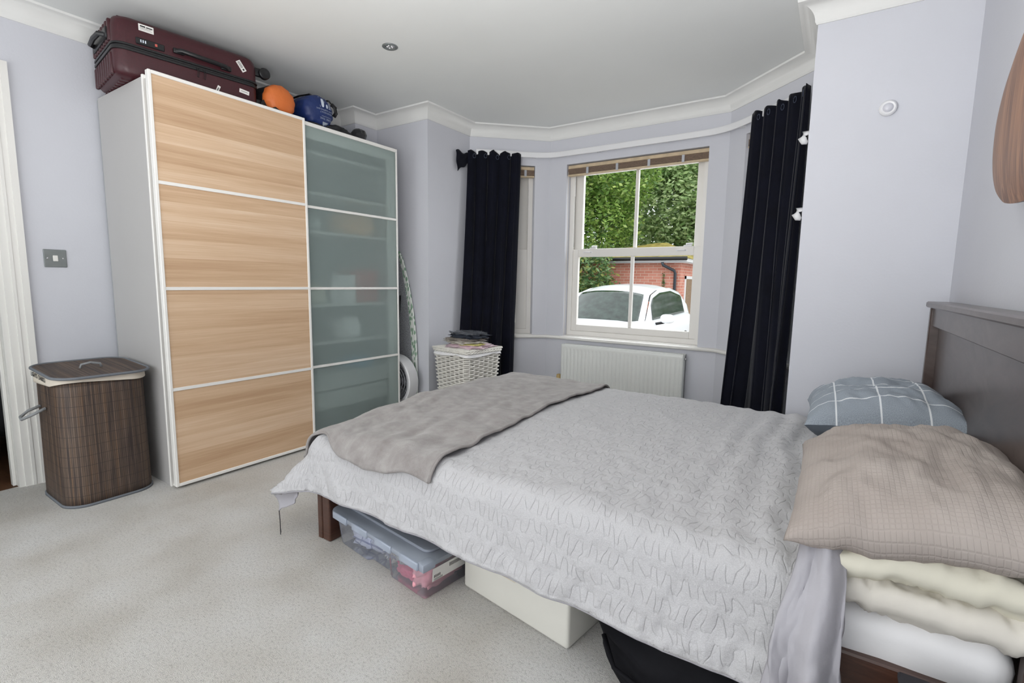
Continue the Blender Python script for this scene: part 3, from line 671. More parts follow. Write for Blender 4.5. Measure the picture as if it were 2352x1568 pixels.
hm = plain('hall_painted_shade', (60, 54, 56), 0.9)  # dark wall colour stands in for the shade of the unlit hall
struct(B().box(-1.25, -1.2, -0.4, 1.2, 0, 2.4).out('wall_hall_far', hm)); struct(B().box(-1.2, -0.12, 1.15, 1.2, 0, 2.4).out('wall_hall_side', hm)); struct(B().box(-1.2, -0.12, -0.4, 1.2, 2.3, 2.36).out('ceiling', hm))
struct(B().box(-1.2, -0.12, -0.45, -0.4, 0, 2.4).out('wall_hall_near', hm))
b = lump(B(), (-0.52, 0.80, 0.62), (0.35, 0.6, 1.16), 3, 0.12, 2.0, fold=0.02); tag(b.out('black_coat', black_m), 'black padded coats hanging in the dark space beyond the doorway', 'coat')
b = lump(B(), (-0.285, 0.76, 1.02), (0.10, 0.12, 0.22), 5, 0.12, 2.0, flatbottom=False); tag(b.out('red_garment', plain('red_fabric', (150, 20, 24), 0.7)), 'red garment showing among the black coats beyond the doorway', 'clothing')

# ------------------------------------------------ light switch, downlight, sensor
t = thing('light_switch', 'square brushed steel light switch on the wall beside the doorway', 'light switch', (0, 0.832, 1.155))
B().box(0, 0.006, 0.787, 0.877, 1.110, 1.200, 0.003, 2).out('face_plate', steel_m, t)
B().box(0.006, 0.011, 0.822, 0.842, 1.140, 1.170, 0.002, 1).out('rocker', paper_m, t)
for y in (0.802, 0.862): B().lathe([(0, 0), (0.004, 0), (0.004, 0.0015), (0, 0.002)], 12, M=frame((0.006, y, 1.155), (0, 1, 0), (0, 0, 1), (1, 0, 0))).out('screw', chrome_m, t)
t = thing('downlight', 'round steel recessed downlight in the ceiling, switched off', 'ceiling light', (1.19, 2.035, CZ))
Md = Matrix.Translation((1.19, 2.035, CZ)) @ Matrix.Rotation(PI, 4, 'X')
B().lathe([(0.030, -0.002), (0.043, 0.0), (0.043, 0.003), (0.036, 0.007), (0.030, 0.004), (0.026, -0.0)], 36, M=Md).out('bezel', steel_m, t, smooth=True)
B().lathe([(0, 0.003), (0.012, 0.0025), (0.026, 0.0)], 30, M=Md).out('bulb_face', chrome_m, t, smooth=True)
for k in range(5):
    a = k * 2 * PI / 5; B().lathe([(0, 0.006), (0.005, 0.004), (0.006, 0.002)], 10, M=Md @ Matrix.Translation((0.014 * math.cos(a), 0.014 * math.sin(a), 0))).out('led_lens', whitepl_m, t, smooth=True)
t = thing('motion_sensor', 'round white domed sensor fixed to the chimney breast wall', 'sensor', (3.496, 2.786, 1.850))
Ms = frame((3.496, 2.786, 1.850), (1, 0, 0), (0, 0, 1), (0, -1, 0))
B().lathe([(0, 0), (0.031, 0), (0.033, 0.006), (0.032, 0.016), (0.026, 0.021), (0.021, 0.019), (0, 0.019)], 36, M=Ms).out('sensor_body', whitepl_m, t, smooth=True, ang=50)
B().lathe([(0.020, 0.018), (0.017, 0.024), (0.010, 0.028), (0, 0.0295)], 30, M=Ms).out('sensor_lens', plain('pearl_lens', (206, 206, 214), 0.3), t, smooth=True)

# ================================================================ WARDROBE
wy0, wy1 = 1.048, 2.605; wm = 1.832
wt = thing('sliding_wardrobe', 'tall white wardrobe with one oak effect and one frosted glass sliding door', 'wardrobe', (0.34, 1.83, 0))
def part(nm, mat, *boxes, bev=0.0, smooth=False):
    b = B()
    for bx in boxes: b.box(*bx, bev, 1)
    return b.out(nm, mat, wt)
shaded_side_m = plain('shaded_side_laminate', (178, 176, 175), 0.5, 0.01); part('side_panel', shaded_side_m, (0.03, 0.60, 1.056, 1.074, 0, 1.998)); part('side_panel', lam_m, (0.03, 0.60, 2.578, 2.596, 0, 1.998))  # near side is a darker copy of the white laminate, shade put into colour
part('middle_panel', lam_m, (0.03, 0.60, 1.815, 1.833, 0.06, 1.98))
part('top_panel', lam_m, (0.03, 0.60, 1.074, 2.578, 1.98, 1.998)); part('bottom_panel', lam_m, (0.03, 0.60, 1.074, 2.578, 0.045, 0.063), (0.50, 0.58, 1.074, 2.578, 0, 0.045))
part('back_panel', plain('wardrobe_back', (150, 158, 158), 0.6), (0.025, 0.03, 1.056, 2.596, 0.01, 1.99))
part('cover_strip', alu_m, (0.588, 0.602, 1.050, 1.074, 0, 2.004), bev=0.002); part('cover_strip', alu_m, (0.588, 0.602, 2.535, 2.60, 0, 2.004), bev=0.002); part('top_fascia', alu_m, (0.588, 0.602, 1.833, 2.535, 1.925, 1.985))
part('top_rail', alu_m, (0.602, 0.640, 1.060, 2.60, 1.985, 2.000)); part('bottom_rail', alu_m, (0.602, 0.640, 1.060, 2.60, 0.006, 0.014))
for z in (1.86, 1.615, 1.375, 0.91, 0.66, 0.44): part('shelf', lam_m, (0.03, 0.585, 1.833, 2.578, z - 0.018, z))
for z in (1.5, 0.6): part('shelf', lam_m, (0.03, 0.585, 1.074, 1.815, z - 0.018, z))
part('drawer_front', lam_m, (0.555, 0.575, 1.85, 2.565, 0.33, 0.435), (0.555, 0.575, 1.85, 2.565, 0.20, 0.315))
def door(nm, x0, x1, y0, y1, z0, z1, pm, pname, thick):
    d = bpy.data.objects.new(nm, None); COL.objects.link(d); l = Vector(((x0 + x1) / 2, (y0 + y1) / 2, z0)); d.location = l - LOC[wt.name]; d.parent = wt; LOC[d.name] = l
    f = B(); s = 0.014
    f.box(x0, x1, y0, y0 + s, z0, z1, 0.002, 1).box(x0, x1, y1 - s, y1, z0, z1, 0.002, 1)
    f.box(x0, x1, y0 + s, y1 - s, z0, z0 + 0.016, 0.002, 1).box(x0, x1, y0 + s, y1 - s, z1 - 0.016, z1, 0.002, 1)
    H = z1 - z0; zz = [z0 + 0.016]
    for k in (1, 2, 3): zc = z0 + H * k / 4; f.box(x0 + 0.004, x1 - 0.001, y0 + s, y1 - s, zc - 0.008, zc + 0.008, 0.001, 1); zz += [zc - 0.008, zc + 0.008]
    zz.append(z1 - 0.016)
    f.out('door_frame', alu_m, d)
    for k in range(4):
        B().box(x1 - 0.006 - thick, x1 - 0.006, y0 + s, y1 - s, zz[2 * k], zz[2 * k + 1]).out(pname, pm, d)
    return d
door('oak_door', 0.640, 0.670, wy0, wm + 0.012, 0.014, 2.012, oak_m, 'oak_panel', 0.012)
door('glass_door', 0.606, 0.638, wm - 0.012, wy1, 0.014, 2.008, frost_m, 'frosted_panel', 0.005)
# things behind the frosted glass
def cloth(name, label, cat, c, size, mat, seed, **kw):
    b = lump(B(), c, size, seed, **kw); return tag(b.out(name, mat), label, cat, 'garments behind the frosted glass')
cm = lambda n, c: plain(n, c, 0.8, 0.08, 20, 0.1, 60)
cloth('folded_clothes', 'pale orange clothes seen blurred through the upper frosted glass', 'clothes', (0.42, 2.36, 1.375 + 0.075), (0.26, 0.34, 0.20), cm('peach_cloth', (232, 180, 130)), 2, rough=0.14)
cloth('folded_clothes', 'grey clothes at the left end of the shelf behind frosted glass', 'clothes', (0.42, 1.97, 1.375 + 0.045), (0.26, 0.18, 0.12), cm('grey_cloth', (190, 200, 200)), 4, rough=0.14)
cloth('folded_clothes', 'dark folded clothes on the high shelf behind the frosted glass', 'clothes', (0.42, 2.42, 1.615 + 0.0375), (0.3, 0.24, 0.10), dark_m, 14, rough=0.10)
tag(B().box(0.30, 0.53, 2.30, 2.50, 0.91, 1.14, 0.004, 1).out('red_box', plain('red_card', (190, 40, 40), 0.5)), 'red box seen blurred through the middle frosted glass', 'box')
tag(B().box(0.40, 0.54, 2.14, 2.29, 0.91, 1.10, 0.004, 1).out('white_box', plain('white_card', (235, 235, 235), 0.5)), 'white box beside the red one behind frosted glass', 'box')
t = thing('spray_bottle', 'white bottle standing in front of boxes behind frosted glass', 'bottle', (0.55, 2.10, 0.91))
Mb = Matrix.Translation((0.55, 2.10, 0.91)); B().lathe([(0, 0), (0.022, 0), (0.024, 0.01), (0.024, 0.13), (0.012, 0.15), (0.010, 0.17), (0, 0.17)], 20, M=Mb).out('bottle_body', whitepl_m, t, smooth=True)
B().lathe([(0, 0.17), (0.012, 0.17), (0.012, 0.21), (0, 0.21)], 16, M=Mb).out('bottle_cap', greypl_m, t)
cloth('crumpled_garment', 'cream garment lying on the middle shelf behind frosted glass', 'clothes', (0.50, 1.97, 0.91 + 0.0525), (0.12, 0.16, 0.14), cm('cream_cloth', (225, 222, 200)), 8, rough=0.2)
cloth('crumpled_garment', 'white garment lying on a low shelf behind frosted glass', 'clothes', (0.46, 2.25, 0.66 + 0.064), (0.2, 0.2, 0.17), cm('white_cloth', (240, 240, 240)), 9, rough=0.2)
cloth('crumpled_garment', 'dark garment lying at the bottom behind the frosted glass', 'clothes', (0.40, 2.05, 0.063 + 0.0525), (0.3, 0.3, 0.14), dark_m, 10, rough=0.2)
cloth('crumpled_garment', 'light blue garment on the lowest shelf behind frosted glass', 'clothes', (0.46, 2.33, 0.44 + 0.034), (0.2, 0.26, 0.09), cm('blue_cloth', (90, 170, 215)), 11, rough=0.2)

# ================================================================ ON TOP OF WARDROBE
ca = math.radians(7.0)
ex = Vector((math.sin(ca), math.cos(ca), 0)); ey = Vector((-math.cos(ca), math.sin(ca), 0))
CM = frame((0.499, 0.985, 1.999), ex, ey, (0, 0, 1))   # local: s along case, d back from the front face, z up
st = thing('suitcase', 'large burgundy hard shell suitcase lying on top of the wardrobe', 'suitcase', CM @ Vector((0.36, 0.2, 0)))
CLn, CWd, CH = 0.645, 0.42, 0.288
def rrect(x0, x1, y0, y1, r, n=6):
    out = []
    for cx, cy, a0 in ((x1 - r, y1 - r, 0), (x0 + r, y1 - r, 90), (x0 + r, y0 + r, 180), (x1 - r, y0 + r, 270)):
        for k in range(n + 1):
            a = math.radians(a0 + 90 * k / n); out.append((cx + r * math.cos(a), cy + r * math.sin(a)))
    return out
def shell(z0, z1, up):
    b = B(); n = 40
    outl = rrect(0, CLn, 0, CWd, 0.05, 8)
    t_ = bmesh.new()
    lev = [(0, 0.0), (0.6, 0.0), (0.80, 0.004), (0.92, 0.013), (1.0, 0.032)]
    rings = []
    for k, ins in lev:
        z = (z0 + (z1 - z0) * k) if up else (z1 - (z1 - z0) * k)
        rg = []
        for x, y in rrect(ins, CLn - ins, ins, CWd - ins, 0.05, 8):
            rg.append(t_.verts.new((x, y, z)))
        rings.append(rg)
    m = len(rings[0])
    for A, C in zip(rings, rings[1:]):
        for i in range(m): t_.faces.new((A[i], A[(i + 1) % m], C[(i + 1) % m], C[i]))
    t_.faces.new(rings[-1]); t_.faces.new(rings[0])
    bmesh.ops.recalc_face_normals(t_, faces=t_.faces[:])
    b.merge(t_, CM)
    # ribs on both ends
    for side in (0, 1):
        for k in range(8):
            y = 0.055 + k * 0.044
            s0, s1 = (-0.007, 0.01) if side == 0 else (CLn - 0.01, CLn + 0.006)
            b.box(s0, s1, y, y + 0.026, z0 + 0.014, z1 - 0.020 if up else z1 - 0.012, 0.006, 2, M=CM)
    for k in range(8):
        y = 0.055 + k * 0.044
        zz = z1 if up else z0
        b.box(0.03, CLn - 0.03, y, y + 0.026, zz - 0.004, zz + 0.004, 0.003, 1, M=CM)
    return b
shell(0.006, 0.128, False).out('lower_shell', case_m, st, smooth=True, ang=35)
shell(0.152, 0.284, True).out('upper_shell', case_m, st, smooth=True, ang=35)
b = B()
for z0, z1, g in ((0.124, 0.136, 0.006), (0.136, 0.146, 0.002), (0.146, 0.156, 0.006)):
    b.prism(rrect(-g, CLn + g, -g, CWd + g, 0.055, 8), z0, z1, 0.0015, 1, M=CM)
b.out('zip_band', blackpl_m, st, smooth=True, ang=40)
b = B(); b.tube([CM @ Vector(p) for p in ((0.245, -0.004, 0.185), (0.265, -0.024, 0.187), (0.47, -0.024, 0.178), (0.49, -0.004, 0.176))], 0.010, 10, flat=1.1)
b.box(0.235, 0.285, -0.016, 0.0, 0.174, 0.198, 0.004, 2, M=CM).box(0.45, 0.50, -0.016, 0.0, 0.165, 0.189, 0.004, 2, M=CM); b.out('side_handle', blackpl_m, st, smooth=True, ang=40)
lk = B().box(0.085, 0.20, -0.008, 0.0, 0.165, 0.195, 0.003, 1, M=CM).out('lock_plate', blackpl_m, st)
for nm, mat, bx in (('number_wheels', print_m, (0.102, 0.107, -0.010, -0.008, 0.174, 0.187)), ('number_wheels', print_m, (0.111, 0.116, -0.010, -0.008, 0.174, 0.187)), ('number_wheels', print_m, (0.120, 0.125, -0.010, -0.008, 0.174, 0.187)), ('red_lock_button', plain('red_button', (190, 90, 80), 0.5), (0.160, 0.170, -0.011, -0.008, 0.175, 0.187))):
    o = B().box(*bx, 0.001, 1, M=CM).out(nm, mat); attach(o, lk); o.matrix_parent_inverse = Matrix.Identity(4)
    LL = LOC[st.name]; o.matrix_parent_inverse = Matrix.Translation(-LL) if False else Matrix.Identity(4)
# end handle and wheels
b = B(); b.tube([CM @ Vector(p) for p in ((0.0, 0.10, 0.20), (-0.030, 0.12, 0.203), (-0.034, 0.21, 0.205), (-0.030, 0.30, 0.203), (0.0, 0.32, 0.20))], 0.011, 8)
b.box(-0.014, 0.0, 0.07, 0.35, 0.178, 0.230, 0.004, 1, M=CM); b.out('end_handle', blackpl_m, st, smooth=True, ang=40)
for y in (0.05, 0.37):
    for z, nm in ((0.225, 'wheel'), (0.055, 'wheel')):
        b = B(); Mw = CM @ frame((CLn + 0.046, y - 0.018, z), (1, 0, 0), (0, 0, 1), (0, -1, 0))
        b.lathe([(0, -0.014), (0.026, -0.014), (0.030, -0.010), (0.030, 0.010), (0.026, 0.014), (0.010, 0.014), (0, 0.010)], 28, M=Mw)
        b.box(CLn - 0.005, CLn + 0.045, y - 0.010, y + 0.012, z - 0.018, z + 0.026, 0.006, 2, M=CM); b.out(nm, blackpl_m, st, smooth=True, ang=40)
for s_, zc in ((0.335, 0.12), (0.365, 0.118)):
    B().tube([CM @ Vector(p) for p in ((s_, -0.008, zc + 0.018), (s_ + 0.004, -0.012, zc), (s_ + 0.002, -0.010, zc - 0.028), (s_ + 0.008, -0.008, zc - 0.03), (s_ + 0.012, -0.010, zc), (s_ + 0.008, -0.008, zc + 0.018))], 0.0016, 6).out('zip_puller', blackpl_m, st)
def sticker(s_, z, w, h, ang, lines):
    Mx = CM @ frame((s_, -0.0012, z), (math.cos(ang), 0, math.sin(ang)), (-math.sin(ang), 0, math.cos(ang)), (0, -1, 0))
    Mx = CM @ frame((s_, -0.0015, z), (math.cos(ang), 0, math.sin(ang)), (-math.sin(ang), 0, math.cos(ang)), (0, -1, 0))
    o = B().box(-w / 2, w / 2, -h / 2, h / 2, -0.001, 0.0008, M=Mx).out('sticker', paper_m, st)
    q = B()
    for k, (a, c, y0, y1) in enumerate(lines): q.box(w * a, w * c, h * y0, h * y1, 0.0009, 0.0013, M=Mx)
    q.box(w * min(l[0] for l in lines), w * max(l[1] for l in lines), -h * 0.01, h * 0.01, 0.0009, 0.0011, M=Mx)
    o2 = q.out('barcode', ink_m); o2.parent = o
    return o
sticker(0.13, 0.245, 0.060, 0.030, 0.0, [(-0.4, -0.05, 0.1, 0.3), (0.0, 0.42, 0.1, 0.26), (-0.42, 0.3, -0.12, -0.08), (-0.42, 0.40, -0.30, -0.27)])
bars = [(-0.42 + 0.075 * k, -0.39 + 0.075 * k, -0.32, 0.30) for k in range(8)]
sticker(0.555, 0.215, 0.058, 0.024, -0.95, bars + [(0.25, 0.4, -0.2, 0.2)])
sticker(0.43, 0.056, 0.050, 0.014, 1.15, [(-0.4, 0.3, 0.05, 0.2), (-0.4, 0.3, -0.2, -0.05)])
sticker(0.565, 0.085, 0.050, 0.020, -0.12, [(-0.35, 0.35, -0.05, 0.05)])

def sack(name, label, c, r, length, mat, mat2, seed, squash=0.93):
    t = thing(name, label, 'sleeping bag' if 'sleeping' in label else 'stuff sack', (c[0], c[1], c[2] - r * squash))
    def fn(u, v):
        a = u * 2 * PI
        # v: 0 centre of end face .. 0.4 rim .. 1 back
        if v < 0.45: k = v / 0.45; rr = r * math.sin(k * PI / 2) ** 0.8 * 0.97; x = length / 2 + 0.045 * (1 - k ** 2.2) - 0.012 * k
        elif v < 0.85: k = (v - 0.45) / 0.4; rr = r * (0.97 + 0.03 * math.sin(k * PI)); x = length / 2 - 0.012 - (length - 0.03) * k
        else: k = (v - 0.85) / 0.15; rr = r * 0.97 * math.cos(k * PI / 2); x = -length / 2 + 0.018 - 0.03 * k
        w = 0.045 * fbm(math.cos(a) * 2 + seed, math.sin(a) * 2, x * 14, 4); pl = 0.018 * math.sin(a * 13 + seed) * (1 if 0.25 < v < 0.55 else 0.4)
        rr *= 1 + w + pl
        z = rr * math.sin(a) * squash; 
        if z < -r * squash: z = -r * squash
        return (c[0] + x, c[1] + rr * math.cos(a), c[2] + z)
    b = B(); b.grid(lambda u, v: fn(u, v * 0.47), 72, 30, closeu=True); b.out('end_panel', mat, t, smooth=True)
    b = B(); b.grid(lambda u, v: fn(u, 0.47 + v * 0.53), 72, 36, closeu=True); b.out('sack_body', mat2, t, smooth=True)
    return t
t = sack('stuff_sack', 'rounded orange nylon stuff sack with black sides beside the suitcase', (0.47, 1.752, 2.098), 0.096, 0.20, orange_m, black_m, 1.0)
B().tube([(0.585, 1.67, 2.02), (0.61, 1.70, 2.035), (0.61, 1.73, 2.02), (0.595, 1.75, 2.008)], 0.009, 8).out('carry_loop', black_m, t, smooth=True)
t = sack('sleeping_bag', 'packed blue sleeping bag with upside down white print', (0.445, 2.00, 2.107), 0.107, 0.27, blue_m, blue_m, 5.0)
TX = 0.645
def TM(y, z, sc=1): return frame((TX, y, z), (0, -1, 0), (0, 0, -1), (1, 0, 0))
MT = lambda y, z: frame((TX - 0.018 * abs(0), y, z), (0, -1, 0), (0, 0, -1), (1, 0, 0))
def conform(o):
    """lay print on the rounded end of the sleeping bag"""
    for v in o.data.vertices:
        dy, dz = v.co.y - 2.00, (v.co.z - 2.107) / 0.93; rr = min(0.995, math.hypot(dy, dz) / (0.107 * 0.97)); k = (2 / PI) * math.asin(rr ** 1.25)
        v.co.x = 0.445 + 0.135 + 0.045 * (1 - k ** 2.2) - 0.012 * k + 0.0035
for body, size, y, z in (('OZARK TRAIL', 0.0155, 2.030, 2.062), ('OUTDOOR EQUIPMENT', 0.007, 2.030, 2.075), ('200GSM/ADULT', 0.0135, 2.028, 2.098), ('MUMMY SLEEPING BAG', 0.0125, 2.022, 2.113)):
    conform(text('printed_text', body, size, MT(y, z), print_m, t))
PM = Matrix(((0, 0, 1, TX), (1, 0, 0, 0), (0, 1, 0, 0), (0, 0, 0, 1)))
def stamp(nm, poly): conform(B().prism(poly, 0, 0.0006, M=PM).out(nm, print_m, t))
stamp('printed_logo', [(2.004, 2.044), (2.05, 2.044), (2.034, 2.018), (2.027, 2.032), (2.019, 2.020), (2.012, 2.022)])
for yb, zb, w, h in ((1.992, 2.127, 0.020, 0.052), (2.026, 2.127, 0.014, 0.024)):
    stamp('printed_bag_symbol', [(yb + w * x, zb + h * z) for x, z in rrect(0, 1, 0, 1, 0.35, 4)])
for k in range(5): stamp('printed_line', [(2.046, 2.128 + 0.009 * k), (2.064, 2.128 + 0.009 * k), (2.064, 2.132 + 0.009 * k), (2.046, 2.132 + 0.009 * k)])
stamp('printed_line', [(1.984, 2.122), (1.986, 2.122), (1.986, 2.19), (1.984, 2.19)]); stamp('printed_line', [(2.018, 2.155), (2.020, 2.155), (2.020, 2.192), (2.018, 2.192)])
b = B()
for yy in (1.955, 2.085):
    b.tube([(0.34, yy, 2.107 + 0.098), (0.45, yy, 2.107 + 0.103), (0.57, yy, 2.107 + 0.092), (0.60, yy + 0.005, 2.107 + 0.06)], 0.010, 8, flat=0.3)
b.tube([(0.60, 2.085, 2.17), (0.615, 2.10, 2.15), (0.615, 2.105, 2.12), (0.60, 2.10, 2.10)], 0.012, 8)
b.tube([(0.58, 1.93, 2.03), (0.615, 1.96, 2.02), (0.625, 2.02, 2.008)], 0.010, 8, flat=0.5); b.out('compression_strap', black_m, t, smooth=True)
b = lump(B(), (0.54, 2.14, 2.026), (0.14, 0.20, 0.07), 21, 0.25, 3.0); lump(b, (0.55, 2.23, 2.018), (0.09, 0.07, 0.050), 22, 0.2, 3.0)
tag(b.out('webbing_strap', black_m), 'heap of black webbing straps in front of the blue sleeping bag', 'strap')
b = B(); b.lathe([(0, 0.0), (0.042, 0.0), (0.054, 0.028), (0.054, 0.065), (0.040, 0.092), (0.022, 0.102), (0, 0.10)], 14, M=Matrix.Translation((0.53, 2.345, 1.998)) @ Matrix.Rotation(0.0, 4, 'X'))
for v in b.bm.verts: v.co += Vector((0, 0, 0)) + Vector((0.006, 0.01, 0.006)) * fbm(v.co.x * 30, v.co.y * 30, v.co.z * 30, 3); v.co.y += 0.010 * math.sin(v.co.z * 40); v.co.z = max(v.co.z, 1.999)
tag(b.out('black_pouch', plain('shiny_black_plastic', (30, 30, 34), 0.25, 0.1, bump=0.5, bscale=30)), 'small crumpled black plastic pouch near the right end of the wardrobe top', 'pouch')

# ================================================================ HAMPER (bamboo)
ht = thing('bamboo_hamper', 'dark brown bamboo laundry hamper between doorway and wardrobe', 'laundry hamper', (0.34, 0.84, 0))
hx0, hx1, hy0, hy1 = 0.135, 0.535, 0.668, 1.012
def ring_at(x0, x1, y0, y1, r, n=10): return rrect(x0, x1, y0, y1, r, n)
def wrap(b, z0, z1, g0, g1, nz, zf=None, r=0.09):
    A = ring_at(hx0, hx1, hy0, hy1, r, 10); L = [0]
    for p_, q_ in zip(A, A[1:] + A[:1]): L.append(L[-1] + math.hypot(q_[0] - p_[0], q_[1] - p_[1]))
    n = len(A); cx, cy = (hx0 + hx1) / 2, (hy0 + hy1) / 2
    def fn(u, v):
        i = round(u * n) % n; x, y = A[i]
        g = g0 + (g1 - g0) * v
        sx_ = 1 + g / (hx1 - hx0) * 2; sy_ = 1 + g / (hy1 - hy0) * 2
        za, zb = (zf(x, y) if zf else (z0, z1))
        return (cx + (x - cx) * sx_, cy + (y - cy) * sy_, za + (zb - za) * v)
    b.grid(fn, n, nz, uvfn=lambda u, v: (L[min(n, round(u * n))], (z1 - z0) * v), closeu=True); return b
b = wrap(B(), 0.006, 0.585, 0.004, 0.0, 12); b.out('bamboo_body', bamboo_m, ht, smooth=True, solid=0.006)
b = wrap(B(), 0.0, 0.012, 0.005, 0.005, 1); b.out('bottom_binding', binding_m, ht, smooth=True, solid=0.008, offset=0)
lx = lambda x: 0.632 - (x - hx0) * 0.055
b = wrap(B(), 0, 1, 0.008, 0.006, 6, zf=lambda x, y: (0.575 + 0.014 * math.sin(x * 14 + y * 9) - (0.030 if y < 0.75 else 0) * (1 - min(1, abs(x - 0.25) / 0.2)) * 0.6, lx(x) - 0.006)); b.out('cotton_liner', liner_m, ht, smooth=True, solid=0.003, offset=0)
Ml = Matrix(((1, 0, 0, 0), (0, 1, 0, 0), (-0.055, 0, 1, 0.632 + 0.055 * hx0), (0, 0, 0, 1)))
b = B(); o_ = rrect(hx0 - 0.004, hx1 + 0.024, hy0 - 0.014, hy1 + 0.016, 0.085, 10)
bm_ = b.bm; vs = [bm_.verts.new(Ml @ Vector((x, y, 0.0))) for x, y in o_]; f = bm_.faces.new(vs)
for l in f.loops: l[b.uv].uv = (l.vert.co.y, l.vert.co.x)
lid = b.out('lid', bamboo_m, ht, solid=0.006, offset=0)
rim = B().tube([Ml @ Vector((x, y, 0.001)) for x, y in o_], 0.0065, 8, closed=True).out('lid_binding', binding_m, smooth=True); attach(rim, lid); rim.matrix_parent_inverse = Matrix.Identity(4)
rim2 = B().tube([Ml @ Vector(p) for p in ((0.345, 0.80, 0.003), (0.345, 0.805, 0.020), (0.35, 0.84, 0.028), (0.355, 0.875, 0.020), (0.355, 0.88, 0.003))], 0.0058, 8).out('lid_rope', cord_m, smooth=True); attach(rim2, lid)
B().tube([(0.265, 0.664, 0.455), (0.26, 0.62, 0.438), (0.262, 0.592, 0.415), (0.30, 0.588, 0.410), (0.335, 0.615, 0.430), (0.345, 0.664, 0.455)], 0.0068, 8).out('side_rope', cord_m, ht, smooth=True)
text('liner_print', 'LIGHTS  DARKS', 0.030, frame((0.30, hy0 - 0.012, 0.598), (1, 0, -0.05), (0, 0, 1), (0, -1, 0)), ink_m, ht)

# ================================================================ BED
X0, X1, Y0, Y1, ZT = 1.64, 3.70, 1.175, 2.70, 0.455
bt = thing('bed_frame', 'dark espresso wooden double bed frame with tall panelled headboard', 'bed', (2.65, 1.93, 0))
def bp2(nm, mat, *boxes, bev=0.004, parent=bt):
    b = B()
    for bx in boxes: b.box(*bx, bev, 1)
    return b.out(nm, mat, parent)
hb = bpy.data.objects.new('headboard', None); COL.objects.link(hb); LOC[hb.name] = Vector((3.735, 1.93, 0)); hb.parent = bt; hb.location = LOC[hb.name] - LOC[bt.name]
bp2('headboard_post', headwood_m, (3.703, 3.760, 2.640, 2.672, 0, 0.992), parent=hb); bp2('headboard_post', headwood_m, (3.703, 3.760, 1.165, 1.197, 0, 0.992), parent=hb)
bp2('top_cap', headwood_m, (3.690, 3.772, 1.150, 2.682, 0.992, 1.016), bev=0.005, parent=hb)
bp2('upper_rail', headwood_m, (3.712, 3.740, 1.197, 2.640, 0.915, 0.992), bev=0.003, parent=hb)
bp2('headboard_panel', headwood_m, (3.735, 3.755, 1.197, 2.640, 0.18, 0.93), parent=hb)
bp2('side_rail', bedwood_m, (1.66, 3.703, 1.165, 1.195, 0.225, 0.318)); bp2('side_rail', bedwood_m, (1.66, 3.703, 2.655, 2.685, 0.18, 0.318))
bp2('foot_rail', bedwood_m, (1.645, 1.675, 1.20, 2.65, 0.18, 0.318))
for y in (1.19, 2.628):
    b = B(); b.box(1.645, 1.672, y - 0.015, y + 0.040, 0, 0.30, 0.003, 1).box(1.675, 1.722, y - 0.015, y + 0.040, 0, 0.30, 0.006, 2); b.out('leg', bedwood_m, bt)
b = B()
for k in range(16): b.box(1.72 + k * 0.122, 1.79 + k * 0.122, 1.195, 2.655, 0.255, 0.268)
b.out('slats', blindwood_m, bt)
# mattress with fitted sheet
def superbox(b, x0, x1, y0, y1, z0, z1, r, amp=0.0, seed=0, n=5):
    t_ = bmesh.new(); bmesh.ops.create_cube(t_, size=1)
    for v in t_.verts: v.co = Vector(((x0 + x1) / 2 + v.co.x * (x1 - x0), (y0 + y1) / 2 + v.co.y * (y1 - y0), (z0 + z1) / 2 + v.co.z * (z1 - z0)))
    bmesh.ops.bevel(t_, geom=t_.edges[:], offset=r, segments=n, profile=0.5, affect='EDGES')
    bmesh.ops.subdivide_edges(t_, edges=[e for e in t_.edges if e.calc_length() > 0.15], cuts=24, use_grid_fill=True)
    bmesh.ops.recalc_face_normals(t_, faces=t_.faces[:]); t_.normal_update()
    if amp:
        for v in t_.verts: v.co += v.normal * amp * fbm(v.co.x * 5 + seed, v.co.y * 5, v.co.z * 5, 4)
    return b.merge(t_)
b = superbox(B(), 1.70, 3.702, 1.180, 2.650, 0.27, 0.408, 0.045, 0.011, 3); 
tag(b.out('mattress', sheet_m, smooth=True), 'mattress in a white fitted sheet showing at the head of the bed', 'mattress')

